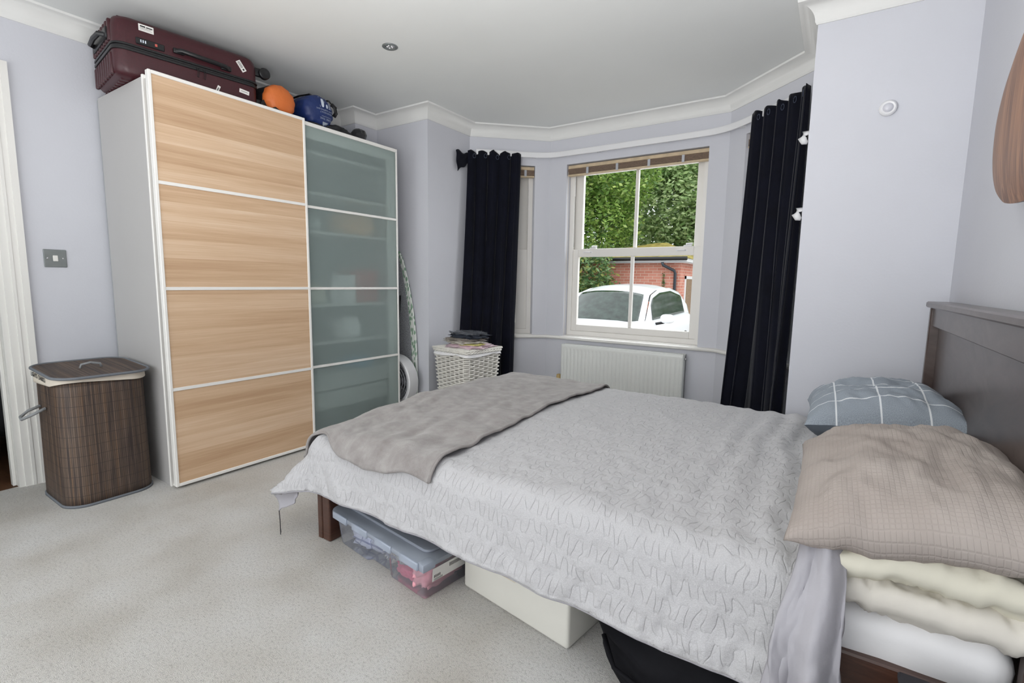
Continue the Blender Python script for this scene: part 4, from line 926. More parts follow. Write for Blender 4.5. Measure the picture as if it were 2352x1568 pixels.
XE, YN, YF = 1.66, 1.235, 2.64
def drape(a, c, lift=0.0):
    """sheet coords (a along x, c along y) -> surface draped over the bed"""
    head = max(0, min(1, (a - 1.6) / 1.7))
    dx = max(0.0, XE - a); dyn = max(0.0, YN - c); dyf = max(0.0, c - YF)
    dy = dyn if dyn > 0 else dyf; sg = -1 if dyn > 0 else 1
    d = math.hypot(dx, dy)
    r = 0.085 + lift
    corner = 0.0
    if d > 1e-6: corner = (2 * min(dx, dy) / d) if dx > 0 and dy > 0 else 0.0
    arc = r * PI / 2
    if d < arc: out = r * math.sin(d / r); down = r * (1 - math.cos(d / r))
    else:
        e = d - arc; fl = 0.20 + 0.36 * corner
        out = r + e * fl; down = r + e * math.sqrt(1 - fl * fl)
    if d > 1e-6: ux, uy = dx / d, dy / d
    else: ux = uy = 0
    x = (XE if dx > 0 else a) - ux * out; y = (YN if dyn > 0 else (YF if dyf > 0 else c)) + sg * uy * out
    puff = 0.016 * math.sin(min(1, max(0, (c - 1.1) / 1.6)) * PI)
    low = 0.030 * math.exp(-((a - 1.6) / 0.25) ** 2) * math.exp(-((c - 1.2) / 0.30) ** 2)
    z = ZT + 0.005 + puff - low - down + lift
    # soft undulation and pucker relief
    pk = 0.0035 * noise.noise(Vector((a * 38, c * 24, 0.5))) + 0.003 * noise.noise(Vector((a * 17, c * 17, 7.5)))
    w = 0.010 * fbm(a * 3.1, c * 3.1, 1.0, 3) + (pk * (1 + 1.3 * min(1, d / 0.25)) if lift < 0.005 else 0)
    # ruck of folds towards the pillows
    fr_ = max(0, (a - 2.75) / 0.6)
    w += fr_ ** 1.5 * 0.008 * math.sin(a * 62 + 3.5 * fbm(a * 2, c * 2.5, 4, 2)) * (1 if c > 1.35 else max(0, (c - 1.1) / 0.25))
    hem = max(0, min(1, (d - 0.08) / 0.2))
    wav = hem * 0.007 * math.sin((a if dy > dx else c) * 21 + 2 * fbm(a * 3, c * 3, 9, 2))
    z += w * (1 - 0.5 * hem); x -= ux * (wav + w * hem); y += sg * uy * (wav * 1.0 + w * hem)
    return (x, y, z)
dt = thing('duvet', 'pale grey puckered seersucker duvet spread over the bed', 'duvet', (2.5, 1.93, 0.44))
a0, a1 = XE - 0.255, 3.40
def cn(a): return YN - (0.268 + 0.052 * max(0, min(1, (a - 1.6) / 1.6)))
cf = YF + 0.27
def duv(u, v):
    a = a0 + (a1 - a0) * u; c = cn(a) + (cf - cn(a)) * v
    # head edge drifts slightly
    a = a - 0.035 * u ** 6 * math.sin(v * 5)
    return drape(a, c)
b = B(); b.grid(duv, 340, 330, uvfn=lambda u, v: (a0 + (a1 - a0) * u, cn(2) + (cf - cn(2)) * v)); b.out('duvet_cover', duvet_m, dt, smooth=True, solid=0.022, offset=-1)
# piped hem along near edge
b = B(); b.tube([Vector(duv(k / 90, 0.0)) + Vector((0, 0.006, -0.004)) for k in range(91)], 0.0035, 6); b.out('hem_seam', duvetin_m, dt, smooth=True)
def under(u, v):
    p0 = Vector(duv(0.085 * u, 0)); p0.y += 0.010; k = (1 - u) ** 0.8
    return (p0.x + 0.012 * v * k, p0.y + 0.05 * v * k * (0.3 + u) + 0.012 * math.sin(v * 3), p0.z - 0.004 - 0.078 * v * k - 0.02 * v * math.sin(u * PI) * 0.6)
b = B(); b.grid(under, 24, 14); b.out('corner_underside', duvetin_m, dt, smooth=True, solid=0.004, offset=0)
tip = Vector(under(0, 1))
b = B(); b.tube([tip, tip + Vector((0.01, -0.004, -0.04)), tip + Vector((0.004, 0, -0.07)), tip + Vector((0.012, -0.005, -0.10))], 0.0018, 5).tube([tip + Vector((0.004, 0, -0.07)), tip + Vector((0.0, 0.004, -0.098))], 0.0014, 5); b.out('loose_thread', dark_m, dt)
# turned-back corner at the pillow end hanging down the near side
def tail(u, v):
    # v down the side, u across
    ztop = 0.56; z = ztop - 0.37 * v
    ys = 1.19 - 0.125 * math.sin(min(1, v * 1.5) * PI / 2) - 0.02 * math.sin(v * PI)
    w = 0.030 + 0.058 * math.sin(min(1, 0.12 + v * 1.05) * PI * 0.62)
    xc = 3.388 - 0.006 * v ** 3
    f_ = math.sin(u * 2 * PI * 1.6 + 1.0 + v * 1.5)
    return (xc - w * 0.75 + w * 1.35 * u + 0.006 * math.sin(v * 9), ys - 0.016 * f_ * (0.4 + v) - 0.022 * math.sin(u * PI) + 0.010 * fbm(u * 3, v * 4, 2, 3), z + 0.02 * math.sin(u * PI) * (1 - v) - 0.03 * math.sin(u * PI * 0.9) * v)
b = B(); b.grid(tail, 50, 60); b.out('turned_corner', duvetin_m, dt, smooth=True, solid=0.010, offset=0)
def crease(u, v):
    z = 0.53 - 0.33 * v; ys = 1.20 - 0.13 * math.sin(min(1, v * 1.4) * PI / 2)
    return (3.300 + 0.065 * (1 - v) ** 1.3 + 0.04 * u, ys - 0.018 * math.sin(u * PI) - 0.012, z)
b = B(); b.grid(crease, 16, 50); b.out('rolled_edge', duvetin_m, dt, smooth=True, solid=0.008, offset=0)

# fleece throw
tt = thing('fleece_throw', 'taupe grey fleece throw laid across the foot of the bed', 'blanket', (1.95, 1.93, 0.47))
def thr(u, v):
    a = 1.49 + (2.28 - 1.49) * u
    nb = 1.150 + 0.045 * math.exp(-((u - 0.22) / 0.12) ** 2) - 0.055 * u + 0.02 * math.sin(u * 8)
    c = nb + (2.90 - nb) * v
    a += 0.012 * math.sin(v * 9) + 0.02 * (1 - v) ** 3 * u
    x, y, z = drape(a, c, 0.013)
    e = min(u, 1 - u, v, 1 - v)
    z += 0.009 * fbm(u * 4, v * 12, 3, 4) + 0.004 * math.sin(u * 30 + v * 14 + 5 * fbm(u * 3, v * 3, 8, 2)) * (1 - v) + 0.004 * math.sin(v * 40 + 6 * fbm(u * 2, v * 3, 5, 2)) * u * u
    if e < 0.02 : z += -0.002
    return (x, y, z)
b = B(); b.grid(thr, 120, 220, uvfn=lambda u, v: (0.81 * u, 1.75 * v)); b.out('throw_fabric', fleece_m, tt, smooth=True, solid=0.008, offset=1)
b = B(); b.tube([Vector(thr(k / 60, 0.0)) + Vector((0, 0, 0.004)) for k in range(61)] + [Vector(thr(1.0, k / 100)) + Vector((0, 0, 0.004)) for k in range(101)], 0.0055, 8); b.out('stitched_edge', plain('fleece_edge', (146, 141, 139), 0.9, 0.05, 30, 0.2, 120), tt, smooth=True)

# pillows
def pillow(name, label, Mx, L, Wd, T, mat, seed, wr=0.012, sag=0.0, n=70, parts=None, edge=3.0, ear=0.03):
    t = thing(name, label, 'pillow', Mx @ Vector((0, 0, -T / 2)), group='pillows at the head of the bed')
    def surf(side):
        def fn(u, v):
            a, c = 2 * u - 1, 2 * v - 1
            h = (max(0, 1 - abs(a) ** edge) ** 0.5) * (max(0, 1 - abs(c) ** edge) ** 0.5)
            pinch = 1 - 0.07 * (1 - a * a) * abs(c) ** 3; pinch2 = 1 - 0.06 * (1 - c * c) * abs(a) ** 3
            x = a * L / 2 * pinch2; y = c * Wd / 2 * pinch
            w = wr * (fbm(a * 2.2 + seed, c * 2.2, seed, 4) + 0.7 * abs(noise.noise(Vector((a * 5 + c * 3 + seed, c * 2, 0)))) * (abs(a) ** 2 + abs(c) ** 2))
            z = side * (T / 2 * h) + w * (0.3 + h) - sag * (a * a + c * c) * 0.5
            return Mx @ Vector((x, y, z))
        return fn
    b = B(); uvf = lambda u, v: (u * L, v * Wd)
    b.grid(surf(1), n, n, uvfn=uvf)
    if parts is None: b.grid(surf(-1), n, n, uvfn=uvf)
    else: B().grid(surf(-1), n, n, uvfn=uvf).out('pillow_underside', parts, t, smooth=True)
    bmesh.ops.remove_doubles(b.bm, verts=b.bm.verts[:], dist=0.0006); bmesh.ops.recalc_face_normals(b.bm, faces=b.bm.faces[:])
    b.out('pillow_case', mat, t, smooth=True)
    return t, surf
def EUL(loc, rx, ry, rz): return Matrix.Translation(loc) @ Matrix.Rotation(rz, 4, 'Z') @ Matrix.Rotation(ry, 4, 'Y') @ Matrix.Rotation(rx, 4, 'X')
t_, sf = pillow('pillow', 'blue grey pillow with white windowpane checks on the far side', EUL((3.535, 2.26, 0.600), -0.05, -0.10, 0.03), 0.46, 0.62, 0.24, check_m, 2.0, 0.014, edge=2.6, parts=slate_m)
pillow('pillow', 'cream pillow at the bottom of the near pillow pile', EUL((3.572, 1.470, 0.450), 0.02, -0.03, 0.0), 0.42, 0.66, 0.11, ivory_m, 6.0, 0.030, edge=4.5)
pillow('pillow', 'cream pillow in the middle of the near pile under the taupe one', EUL((3.578, 1.460, 0.528), 0.02, -0.04, 0.0), 0.41, 0.66, 0.11, cream_m, 9.0, 0.034, edge=4.5)
pillow('pillow', 'large taupe textured pillow on top of the near pile', EUL((3.54, 1.45, 0.620), 0.02, -0.15, 0.0), 0.455, 0.69, 0.18, waffle_m, 12.0, 0.016, sag=0.03)

# ================================================================ UNDER BED
ba = math.radians(-8.0)
BM = frame((1.752, 1.187, 0), (math.cos(ba), math.sin(ba), 0), (-math.sin(ba), math.cos(ba), 0), (0, 0, 1))
ct_ = thing('storage_box', 'clear plastic storage box of clothes pushed under the bed', 'storage box', BM @ Vector((0.28, 0.2, 0)))
bl, bw, bh = 0.560, 0.38, 0.145
def boxshell(z0, z1, l0, l1, ins0, ins1, n=6):
    pass
poly_low = [(0.0, 0.0), (0.20, 0.0), (0.205, 0.018), (0.345, 0.018), (0.35, 0.0), (bl, 0.0), (bl, bw), (0, bw)]
t2 = bmesh.new(); rings = []
for z, g in ((0.002, 0.016), (0.012, 0.012), (bh - 0.01, 0.0), (bh, 0.0)):
    rings.append([t2.verts.new((x + (g if x < 0.1 else (-g if x > bl - 0.1 else 0)), y + (g if y < 0.1 else -g), z)) for x, y in poly_low])
m = len(poly_low)
for A, C in zip(rings, rings[1:]):
    for i in range(m): t2.faces.new((A[i], A[(i + 1) % m], C[(i + 1) % m], C[i]))
t2.faces.new(rings[0])
ve = [e for e in t2.edges if abs(e.verts[0].co.z - e.verts[1].co.z) > 0.001]
bmesh.ops.bevel(t2, geom=ve, offset=0.02, segments=4, profile=0.5, affect='EDGES', clamp_overlap=True)
bmesh.ops.recalc_face_normals(t2, faces=t2.faces[:])
B().merge(t2, BM).out('box_body', plastic_m, ct_, smooth=True, ang=50)
lidb = B()
lidb.prism(rrect(-0.022, bl + 0.022, -0.022, bw + 0.022, 0.045, 6), bh - 0.012, bh + 0.006, 0.004, 2, M=BM)
ldo = lidb.out('box_lid', plasticlid_m, ct_, smooth=True, ang=40)
def lidpart(nm, b, mat):
    o = b.out(nm, mat, smooth=True, ang=40); attach(o, ldo); o.matrix_parent_inverse = Matrix.Identity(4); return o
b = B(); b.prism(rrect(0.02, bl - 0.02, 0.035, bw - 0.02, 0.03, 5), bh + 0.006, bh + 0.016, 0.003, 1, M=BM); lidpart('raised_panel', b, plasticlid_m)
for s_ in (0.02, 0.16, 0.31, 0.46): 
    b = B().box(s_, s_ + 0.10, -0.028, -0.018, bh - 0.018, bh + 0.010, 0.003, 1, M=BM); lidpart('lid_clip', b, plasticlid_m)
b = B()
b.prism([(bl - 0.01, -0.02), (bl + 0.024, -0.02), (bl + 0.024, 0.03), (bl - 0.01, 0.03)], bh - 0.020, bh + 0.009, 0.006, 2, M=BM); lidpart('corner_clip', b, plasticlid_m)
Mlb = BM @ frame((bl - 0.0035, 0.115, 0.082), (0, 1, 0), (0.08, 0, 1), (1, 0, -0.08))
lb = B().box(-0.075, 0.075, -0.024, 0.024, 0.0, 0.001, M=Mlb).out('paper_label', paper_m, ct_)
q = B()
for k in range(9): q.box(0.0 + k * 0.006, 0.003 + k * 0.006, 0.002, 0.016, 0.0011, 0.0014, M=Mlb)
o = q.out('barcode', ink_m); attach(o, lb); o.matrix_parent_inverse = Matrix.Identity(4); q = B()
for k in range(5): q.box(-0.068 + k * 0.006, -0.065 + k * 0.006, -0.012, -0.002, 0.0011, 0.0014, M=Mlb)
for k in range(4): q.box(-0.068, -0.03, -0.016 - k * 0.002, -0.0155 - k * 0.002, 0.0011, 0.0014, M=Mlb)
o = q.out('barcode', ink_m); attach(o, lb); o.matrix_parent_inverse = Matrix.Identity(4)
plaid_m = windowpane('lilac_check', (198, 202, 220), (128, 134, 166), 0.05, 0.05, 0.005)
def ioncloth(label, s_, d_, z, size, mat, seed, rough=0.28, nf=3.2):
    c = BM @ Vector((s_, d_, z)); b = lump(B(), c, size, seed, rough, nf, fold=0.03)
    for f in b.bm.faces:
        for l in f.loops: l[b.uv].uv = (l.vert.co.x + l.vert.co.z, l.vert.co.y + l.vert.co.z)
    return tag(b.out('folded_clothes', mat), label, 'clothes', 'clothes inside the clear storage box')
ioncloth('lilac checked clothes crumpled in the left half of the clear box', 0.15, 0.13, 0.060, (0.24, 0.20, 0.115), plaid_m, 31)
ioncloth('cream and lilac clothes in the middle of the clear box', 0.29, 0.17, 0.062, (0.12, 0.25, 0.11), windowpane('cream_check', (196, 192, 186), (140, 142, 160), 0.04, 0.04, 0.006), 33)
ioncloth('grey patterned garment in the clear box left of the pinks', 0.385, 0.11, 0.082, (0.11, 0.15, 0.09), plain('grey_pattern', (135, 138, 140), 0.8, 0.5, 60), 34)
ioncloth('bright pink garment low in the clear storage box', 0.41, 0.08, 0.032, (0.13, 0.10, 0.05), cm('bright_pink', (214, 88, 124)), 35)
ioncloth('pale pink clothes at the right end of the clear box', 0.490, 0.12, 0.062, (0.10, 0.20, 0.115), cm('pale_pink', (228, 160, 170)), 36)
ioncloth('mauve clothes at the back of the clear storage box', 0.47, 0.29, 0.065, (0.14, 0.14, 0.12), cm('mauve', (150, 98, 120)), 37)
# white plastic crate
wa = math.radians(-9)
WM = frame((2.352, 1.262, 0), (math.cos(wa), math.sin(wa), 0), (-math.sin(wa), math.cos(wa), 0), (0, 0, 1))
wb = thing('white_storage_box', 'opaque off white plastic storage box under the middle of the bed', 'storage box', WM @ Vector((0.22, 0.17, 0)))
b = B().box(0, 0.452, 0, 0.34, 0.0, 0.148, 0.012, 3, M=WM); b.out('box_body', bin_m, wb, smooth=True, ang=40)
b = B().box(-0.004, 0.456, -0.004, 0.344, 0.148, 0.172, 0.008, 2, M=WM); b.out('box_lid', bin_m, wb, smooth=True, ang=40)
b = B().box(0.12, 0.25, -0.007, -0.003, 0.128, 0.146, 0.002, 1, M=WM); b.out('clasp', bin_m, wb)
b = B().box(0.12, 0.25, -0.0075, -0.0070, 0.1275, 0.1285, M=WM); b.out('clasp_line', blindwood_m, wb)
b = lump(B(), (3.16, 1.36, 0.105), (0.58, 0.50, 0.215), 41, 0.12, 1.8, sq=3.2); 
kt = thing('black_holdall', 'black fabric holdall bag under the head end of the bed', 'bag', (3.16, 1.36, 0.02))
b.out('bag_body', plain('black_canvas', (12, 12, 17), 0.8, 0.2, 9, 0.1, 40, spec=0.2), kt)
B().tube([(2.92, 1.16, 0.13), (2.97, 1.11, 0.09), (3.06, 1.098, 0.075), (3.16, 1.10, 0.09), (3.22, 1.14, 0.14)], 0.007, 8, flat=0.6).out('carry_strap', plain('black_canvas', (12, 12, 17)), kt, smooth=True)
b = lump(B(), (1.665, 1.38, 0.105), (0.10, 0.24, 0.24), 43, 0.10, 2.5); tag(b.out('fleece_bundle', plain('dark_grey_fleece', (50, 52, 58), 0.95, 0.1, 60, 0.4, 300)), 'dark grey fleecy bundle standing behind the bed leg', 'blanket')
t = thing('fabric_box', 'dark charcoal fabric box beside the bed near the pillows', 'box', (3.65, 0.92, 0))
B().box(3.528, 3.76, 0.76, 1.085, 0.0, 0.352, 0.006, 2).out('box_body', dark_m, t); B().box(3.522, 3.765, 0.755, 1.092, 0.352, 0.366, 0.003, 1).out('box_rim', dark_m, t)

# ================================================================ WICKER HAMPER + CLOTHES
kA = math.radians(-8)
KM = Matrix.Translation((1.015, 2.955, 0)) @ Matrix.Rotation(kA, 4, 'Z')
kt = thing('wicker_basket', 'white woven wicker laundry basket in front of the left navy curtain', 'laundry basket', (1.015, 2.955, 0))
def wk(u, v, bulge=0.0):
    h = v * 0.545; half = 0.150 + 0.036 * v
    # square path with rounded corners
    A = rrect(-half, half, -half, half, 0.035, 5); return A, h
b = B()
NR, NS = 36, 28
base = rrect(-1, 1, -1, 1, 0.18, 5)
def perim(u):
    L = [0]
    for p_, q_ in zip(base, base[1:] + base[:1]): L.append(L[-1] + math.hypot(q_[0] - p_[0], q_[1] - p_[1]))
    s = (u % 1.0) * L[-1]
    for i in range(len(base)):
        if s <= L[i + 1] + 1e-9:
            k = (s - L[i]) / max(1e-9, L[i + 1] - L[i]); p_, q_ = base[i], base[(i + 1) % len(base)]
            d = Vector((q_[0] - p_[0], q_[1] - p_[1], 0)).normalized(); return Vector((p_[0] + (q_[0] - p_[0]) * k, p_[1] + (q_[1] - p_[1]) * k, 0)), Vector((d.y, -d.x, 0))
    return Vector((base[0][0], base[0][1], 0)), Vector((1, 0, 0))
PR = [perim(k / (NS * 4)) for k in range(NS * 4)]
for r_ in range(NR):
    z = 0.012 + r_ * 0.520 / NR; half = 0.150 + 0.034 * z / 0.54
    pts = []
    for k in range(NS * 4):
        p_, n_ = PR[k]; ph = (k / 4 + (r_ % 2)) * PI
        pts.append(KM @ (p_ * half + n_ * (0.0068 * math.sin(ph)) + Vector((0, 0, z))))
    b.tube(pts, 0.0062, 6, closed=True, flat=1.0)
b.out('woven_body', wicker_m, kt, smooth=True)
b = B()
for k in range(NS):
    p_, n_ = PR[(k * 4) % len(PR)]
    b.tube([KM @ (p_ * 0.150 + Vector((0, 0, 0.005))), KM @ (p_ * 0.184 + Vector((0, 0, 0.535)))], 0.0045, 5)
b.box(-0.145, 0.145, -0.145, 0.145, 0.002, 0.008, M=KM)
b.out('upright_canes', wicker_m, kt, smooth=True)
b = B()
for k in range(3):
    pts = []
    for i in range(120):
        p_, n_ = perim(i / 120); pts.append(KM @ (p_ * 0.192 + n_ * 0.006 * math.cos(i * PI / 4 + k * 2.09) + Vector((0, 0, 0.548 + 0.006 * math.sin(i * PI / 4 + k * 2.09)))))
    b.tube(pts, 0.0055, 5, closed=True)
b.out('braided_rim', wicker_m, kt, smooth=True)
b = B(); b.grid(lambda u, v: tuple(KM @ (perim(u)[0] * (0.188 + 0.007 * v) + Vector((0, 0, 0.540 - 0.012 * v - 0.016 * v * abs(math.sin(u * 2 * PI * 2 + 0.6)))))), 100, 6, closeu=True); b.out('cloth_liner', sheet_m, kt, smooth=True, solid=0.002)
kl = B().box(-0.196, 0.196, -0.196, 0.196, 0.557, 0.567, 0.004, 1, M=KM)
for k in range(26): kl.tube([KM @ Vector((-0.19, -0.19 + k * 0.0152, 0.568)), KM @ Vector((0.19, -0.19 + k * 0.0152, 0.568))], 0.0048, 5)
kl.out('wicker_lid', wicker_m, kt, smooth=True, ang=50)
zc = 0.573
for nm, lb, size, mat, sd, rot, dx, dy in (
    ('folded_clothes', 'pale pink folded garment at the bottom of the pile on the wicker basket', (0.30, 0.27, 0.022), cm('blush_cloth', (225, 200, 208)), 51, 0.15, 0.03, 0.0),
    ('folded_clothes', 'pale yellow folded garment in the pile on the wicker basket', (0.17, 0.14, 0.014), cm('yellow_cloth', (222, 216, 140)), 52, 0.4, 0.08, -0.03),
    ('folded_clothes', 'light beige garment in clear wrap in the basket top pile', (0.29, 0.24, 0.022), cm('oat_cloth', (196, 190, 180)), 53, -0.2, -0.015, -0.01),
    ('folded_clothes', 'taupe folded garment under the dark jeans on the basket', (0.28, 0.22, 0.020), cm('taupe_cloth', (150, 142, 134)), 54, 0.1, -0.02, 0.01),
    ('folded_jeans', 'dark denim garment in clear plastic on top of the basket pile', (0.26, 0.21, 0.045), cm('dark_denim', (44, 50, 62)), 55, 0.1, 0.0, 0.02)):
    b = lump(B(), KM @ Vector((dx, dy, zc + size[2] * 0.40)), size, sd, 0.42, 3.2, M=Matrix.Rotation(kA + rot, 4, 'Z'), sq=3.5)
    tag(b.out(nm, mat), lb, 'clothes', 'clothes piled on the wicker basket'); zc += size[2] * 0.80
b = lump(B(), KM @ Vector((0.01, 0.0, zc + 0.006)), (0.25, 0.20, 0.022), 59, 0.42, 4.5, M=Matrix.Rotation(kA, 4, 'Z'), sq=3); tag(b.out('plastic_bag', bag_m), 'crinkled clear plastic bag lying on top of the clothes pile', 'bag')

# ================================================================ FAN + IRONING BOARD beside the wardrobe
t = thing('floor_fan', 'round white floor fan standing just right of the wardrobe', 'fan', (0.47, 2.70, 0))
Mf = frame((0.468, 2.735, 0.275), (1, 0, 0), (0, 0, 1), (0, -1, 0))
B().lathe([(0.205, -0.03), (0.208, 0.0), (0.206, 0.060), (0.198, 0.066), (0.178, 0.060), (0.172, 0.0), (0.180, -0.03)], 64, M=Mf).out('outer_ring', whitepl_m, t, smooth=True, ang=50)
b = B()
for r_ in (0.165, 0.145, 0.120, 0.095, 0.070, 0.045): b.lathe([(r_ - 0.004, 0.030), (r_, 0.036), (r_ + 0.004, 0.030), (r_, 0.026), (r_ - 0.004, 0.030)], 56, M=Mf)
for k in range(12):
    a = k * PI / 6; b.tube([Mf @ Vector((0.03 * math.cos(a), 0.03 * math.sin(a), 0.03)), Mf @ Vector((0.180 * math.cos(a), 0.180 * math.sin(a), 0.03))], 0.0025, 5)
b.out('grille', greypl_m, t, smooth=True)
B().lathe([(0, 0.045), (0.022, 0.044), (0.030, 0.034), (0.03, 0.0), (0, 0.0)], 30, M=Mf).out('hub', whitepl_m, t, smooth=True, ang=50)
b = B()
for k in range(5):
    a0_ = k * 2 * PI / 5
    b.grid(lambda u, v: tuple(Mf @ Vector(((0.03 + 0.125 * u) * math.cos(a0_ + 0.75 * (v - .5) * (0.7 + 0.5 * u)), (0.03 + 0.125 * u) * math.sin(a0_ + 0.75 * (v - .5) * (0.7 + 0.5 * u)), 0.008 - 0.012 * v))), 10, 8)
b.out('blades', greypl_m, t, smooth=True, solid=0.002)
b = B().box(0.36, 0.60, 2.665, 2.81, 0.0, 0.022, 0.008, 2); b.tube([(0.62, 2.72, 0.30), (0.64, 2.74, 0.22), (0.60, 2.74, 0.10), (0.54, 2.74, 0.015)], 0.012, 8).tube([(0.316, 2.72, 0.30), (0.30, 2.74, 0.22), (0.34, 2.74, 0.10), (0.40, 2.74, 0.015)], 0.012, 8); b.out('stand', greypl_m, t, smooth=True, ang=40)
leafcover = None
def leafpat():
    m, nt, b = newmat('green_leaf_print'); v = coords(nt, (60, 60, 24), rot=(0, 0.5, 0))
    vo = N(nt, 'ShaderNodeTexVoronoi', Scale=1.0); nt.links.new(v, vo.inputs['Vector'])
    o = ramp(nt, vo.outputs['Distance'], [(0.0, lin((96, 140, 108))), (0.42, lin((140, 170, 146))), (0.5, lin((226, 230, 224)))])
    nt.links.new(o, b.inputs['Base Color']); b.inputs['Roughness'].default_value = 0.8; return m
t = thing('ironing_board', 'ironing board with green leaf print cover leaning behind the fan', 'ironing board', (0.40, 2.81, 0))
def ib(z):  # half width
    k = max(0, min(1, (1.30 - z) / 0.9)); return 0.03 + 0.185 * math.sin(k * PI / 2) ** 0.75
poly = [(0.40 + ib(z), z) for z in [1.30 - 1.22 * k / 24 for k in range(25)]] + [(0.40 - ib(z), z) for z in [0.08 + 1.22 * k / 24 for k in range(25)]]
PMy = Matrix(((1, 0, 0, 0), (0, 0, 1, 0), (0, 1, 0, 0), (0, 0, 0, 1)))
B().prism(poly, 2.806, 2.822, 0.004, 2, M=PMy).out('board_cover', leafpat(), t)
poly2 = [((x - 0.40) * 0.84 + 0.385, z) for x, z in poly]
B().prism(poly2, 2.801, 2.806, M=PMy).out('mesh_underside', plain('grey_mesh', (150, 152, 156), 0.5, 0.4, 120), t)
B().tube([(0.34, 2.79, 0.02), (0.46, 2.788, 0.95)], 0.008, 8).tube([(0.46, 2.782, 0.02), (0.36, 2.782, 0.95)], 0.008, 8).out('folding_leg', blackpl_m, t, smooth=True)

# ================================================================ curved walnut object on the right wall
t = thing('walnut_wall_panel', 'curved walnut veneer panel with a rounded end on the wall above the headboard', 'wall decoration', (3.71, 1.50, 1.6))
half = [(1.50, 1.862), (1.60, 1.815), (1.68, 1.765), (1.745, 1.718), (1.795, 1.688), (1.847, 1.652), (1.912, 1.594), (1.950, 1.513), (1.936, 1.418), (1.876, 1.345), (1.792, 1.301), (1.729, 1.284), (1.633, 1.273), (1.50, 1.270)]
hp = [(p.x, p.y) for p in bez([(y, z, 0) for y, z in half], 5)]
outl = hp + [(3.0 - y, z) for y, z in hp[::-1]][1:-1]
dc = (1.50, 1.55)
def dface(u, v):
    y, z = outl[round(u * len(outl)) % len(outl)]; yy = dc[0] + (y - dc[0]) * v; zz = dc[1] + (z - dc[1]) * v
    return (3.688 + 0.016 * v ** 6 + 0.006 * v * v, yy, zz)
b = B(); b.grid(dface, len(outl), 24, closeu=True); b.out('face_panel', walnut_m, t, smooth=True)
def dside(u, v):
    y, z = outl[round(u * len(outl)) % len(outl)]; k = 1 - 0.10 * v ** 2
    return (3.710 + 0.055 * v, dc[0] + (y - dc[0]) * k, dc[1] + (z - dc[1]) * k)
b = B(); b.grid(dside, len(outl), 8, closeu=True); b.out('side_band', wood('dark_walnut_side', [(0.2, lin((52, 34, 28))), (0.8, lin((92, 62, 48)))], (10, 10, 3), 0.4), t, smooth=True)
B().tube([(3.74, 1.50, 1.6), (3.7777, 1.50, 1.6)], 0.02, 12).out('wall_mount', blackpl_m, t)

# ================================================================ OUTSIDE
GZ = -0.42
struct(B().box(-16, 12, 4.05, 40, GZ - 0.1, GZ).out('ground', gravel_m))
# car, nose towards the house
kt = thing('parked_car', 'white hatchback car parked facing the window outside', 'car', (0.10, 8.6, GZ))
cx = 0.10
def lower(u, v):
    """body shell: u along length (front 0 -> rear 1), v around half section"""
    y = 6.35 + 4.15 * u
    hood = min(1, u / 0.28); 
    zt = 0.24 + 0.20 * math.sin(hood * PI / 2) if u < 0.3 else 0.46 + 0.07 * (u - 0.3)
    if u > 0.93: zt -= 0.10 * (u - 0.93) / 0.07
    if u < 0.06: zt -= 0.14 * (1 - u / 0.06)
    wd = 0.86 * (1 - 0.16 * max(0, (0.12 - u) / 0.12) ** 1.6 - 0.12 * max(0, (u - 0.9) / 0.1) ** 2)
    a = (v - 0.5) * 2; s = abs(a)
    zb = GZ + 0.20
    if s < 0.62: x = wd * 0.90 * s / 0.62; z = zt + 0.035 * (1 - (s / 0.62) ** 2)
    elif s < 0.74: k = (s - 0.62) / 0.12; x = wd * (0.90 + 0.09 * math.sin(k * PI / 2)); z = zt - 0.09 * (1 - math.cos(k * PI / 2))
    else: k = (s - 0.74) / 0.26; x = wd * (0.99 + 0.01 * math.sin(k * PI)); z = zt - 0.09 - (zt - 0.09 - zb) * k
    return (cx + math.copysign(x, a) if a else cx, y, z)
b = B(); b.grid(lower, 50, 50); b.out('car_body', carw_m, kt, smooth=True, solid=0.02)
ys = [7.45, 8.15, 8.60, 9.30, 9.90, 10.35]; zr = [0.46, 0.955, 1.045, 1.075, 0.985, 0.70]
def roofz(y):
    for i in range(len(ys) - 1):
        if y <= ys[i + 1]:
            k = (y - ys[i]) / (ys[i + 1] - ys[i]); a_, b_ = zr[i], zr[i + 1]; return a_ + (b_ - a_) * (k if i in (0, 4) else k * k * (3 - 2 * k) if False else k)
    return zr[-1]
def hwid(z): return 0.60 + 0.17 * (1.08 - z) / 0.6
def cab(y, a):
    z = roofz(y); w = hwid(z); s = abs(a)
    return (cx + a * w, y, z - 0.075 * s ** 2.6)
def ws(u, v): # windscreen
    y = 7.46 + 0.68 * v; a = -0.90 + 1.80 * u; x, yy, z = cab(y, a); return (x, yy + 0.16 * a * a * (1 - 0.5 * v) - 0.10, z + 0.004)
b = B(); b.grid(ws, 24, 12); b.out('windscreen', carg_m, kt, smooth=True, solid=0.006)
def rf(u, v):
    y = 8.13 + 1.9 * v; a = -1 + 2 * u; x, yy, z = cab(y, a); return (x, yy + (0.12 * a * a - 0.09) * (1 - v), z)
b = B(); b.grid(rf, 24, 24); b.out('roof', carw_m, kt, smooth=True, solid=0.02)
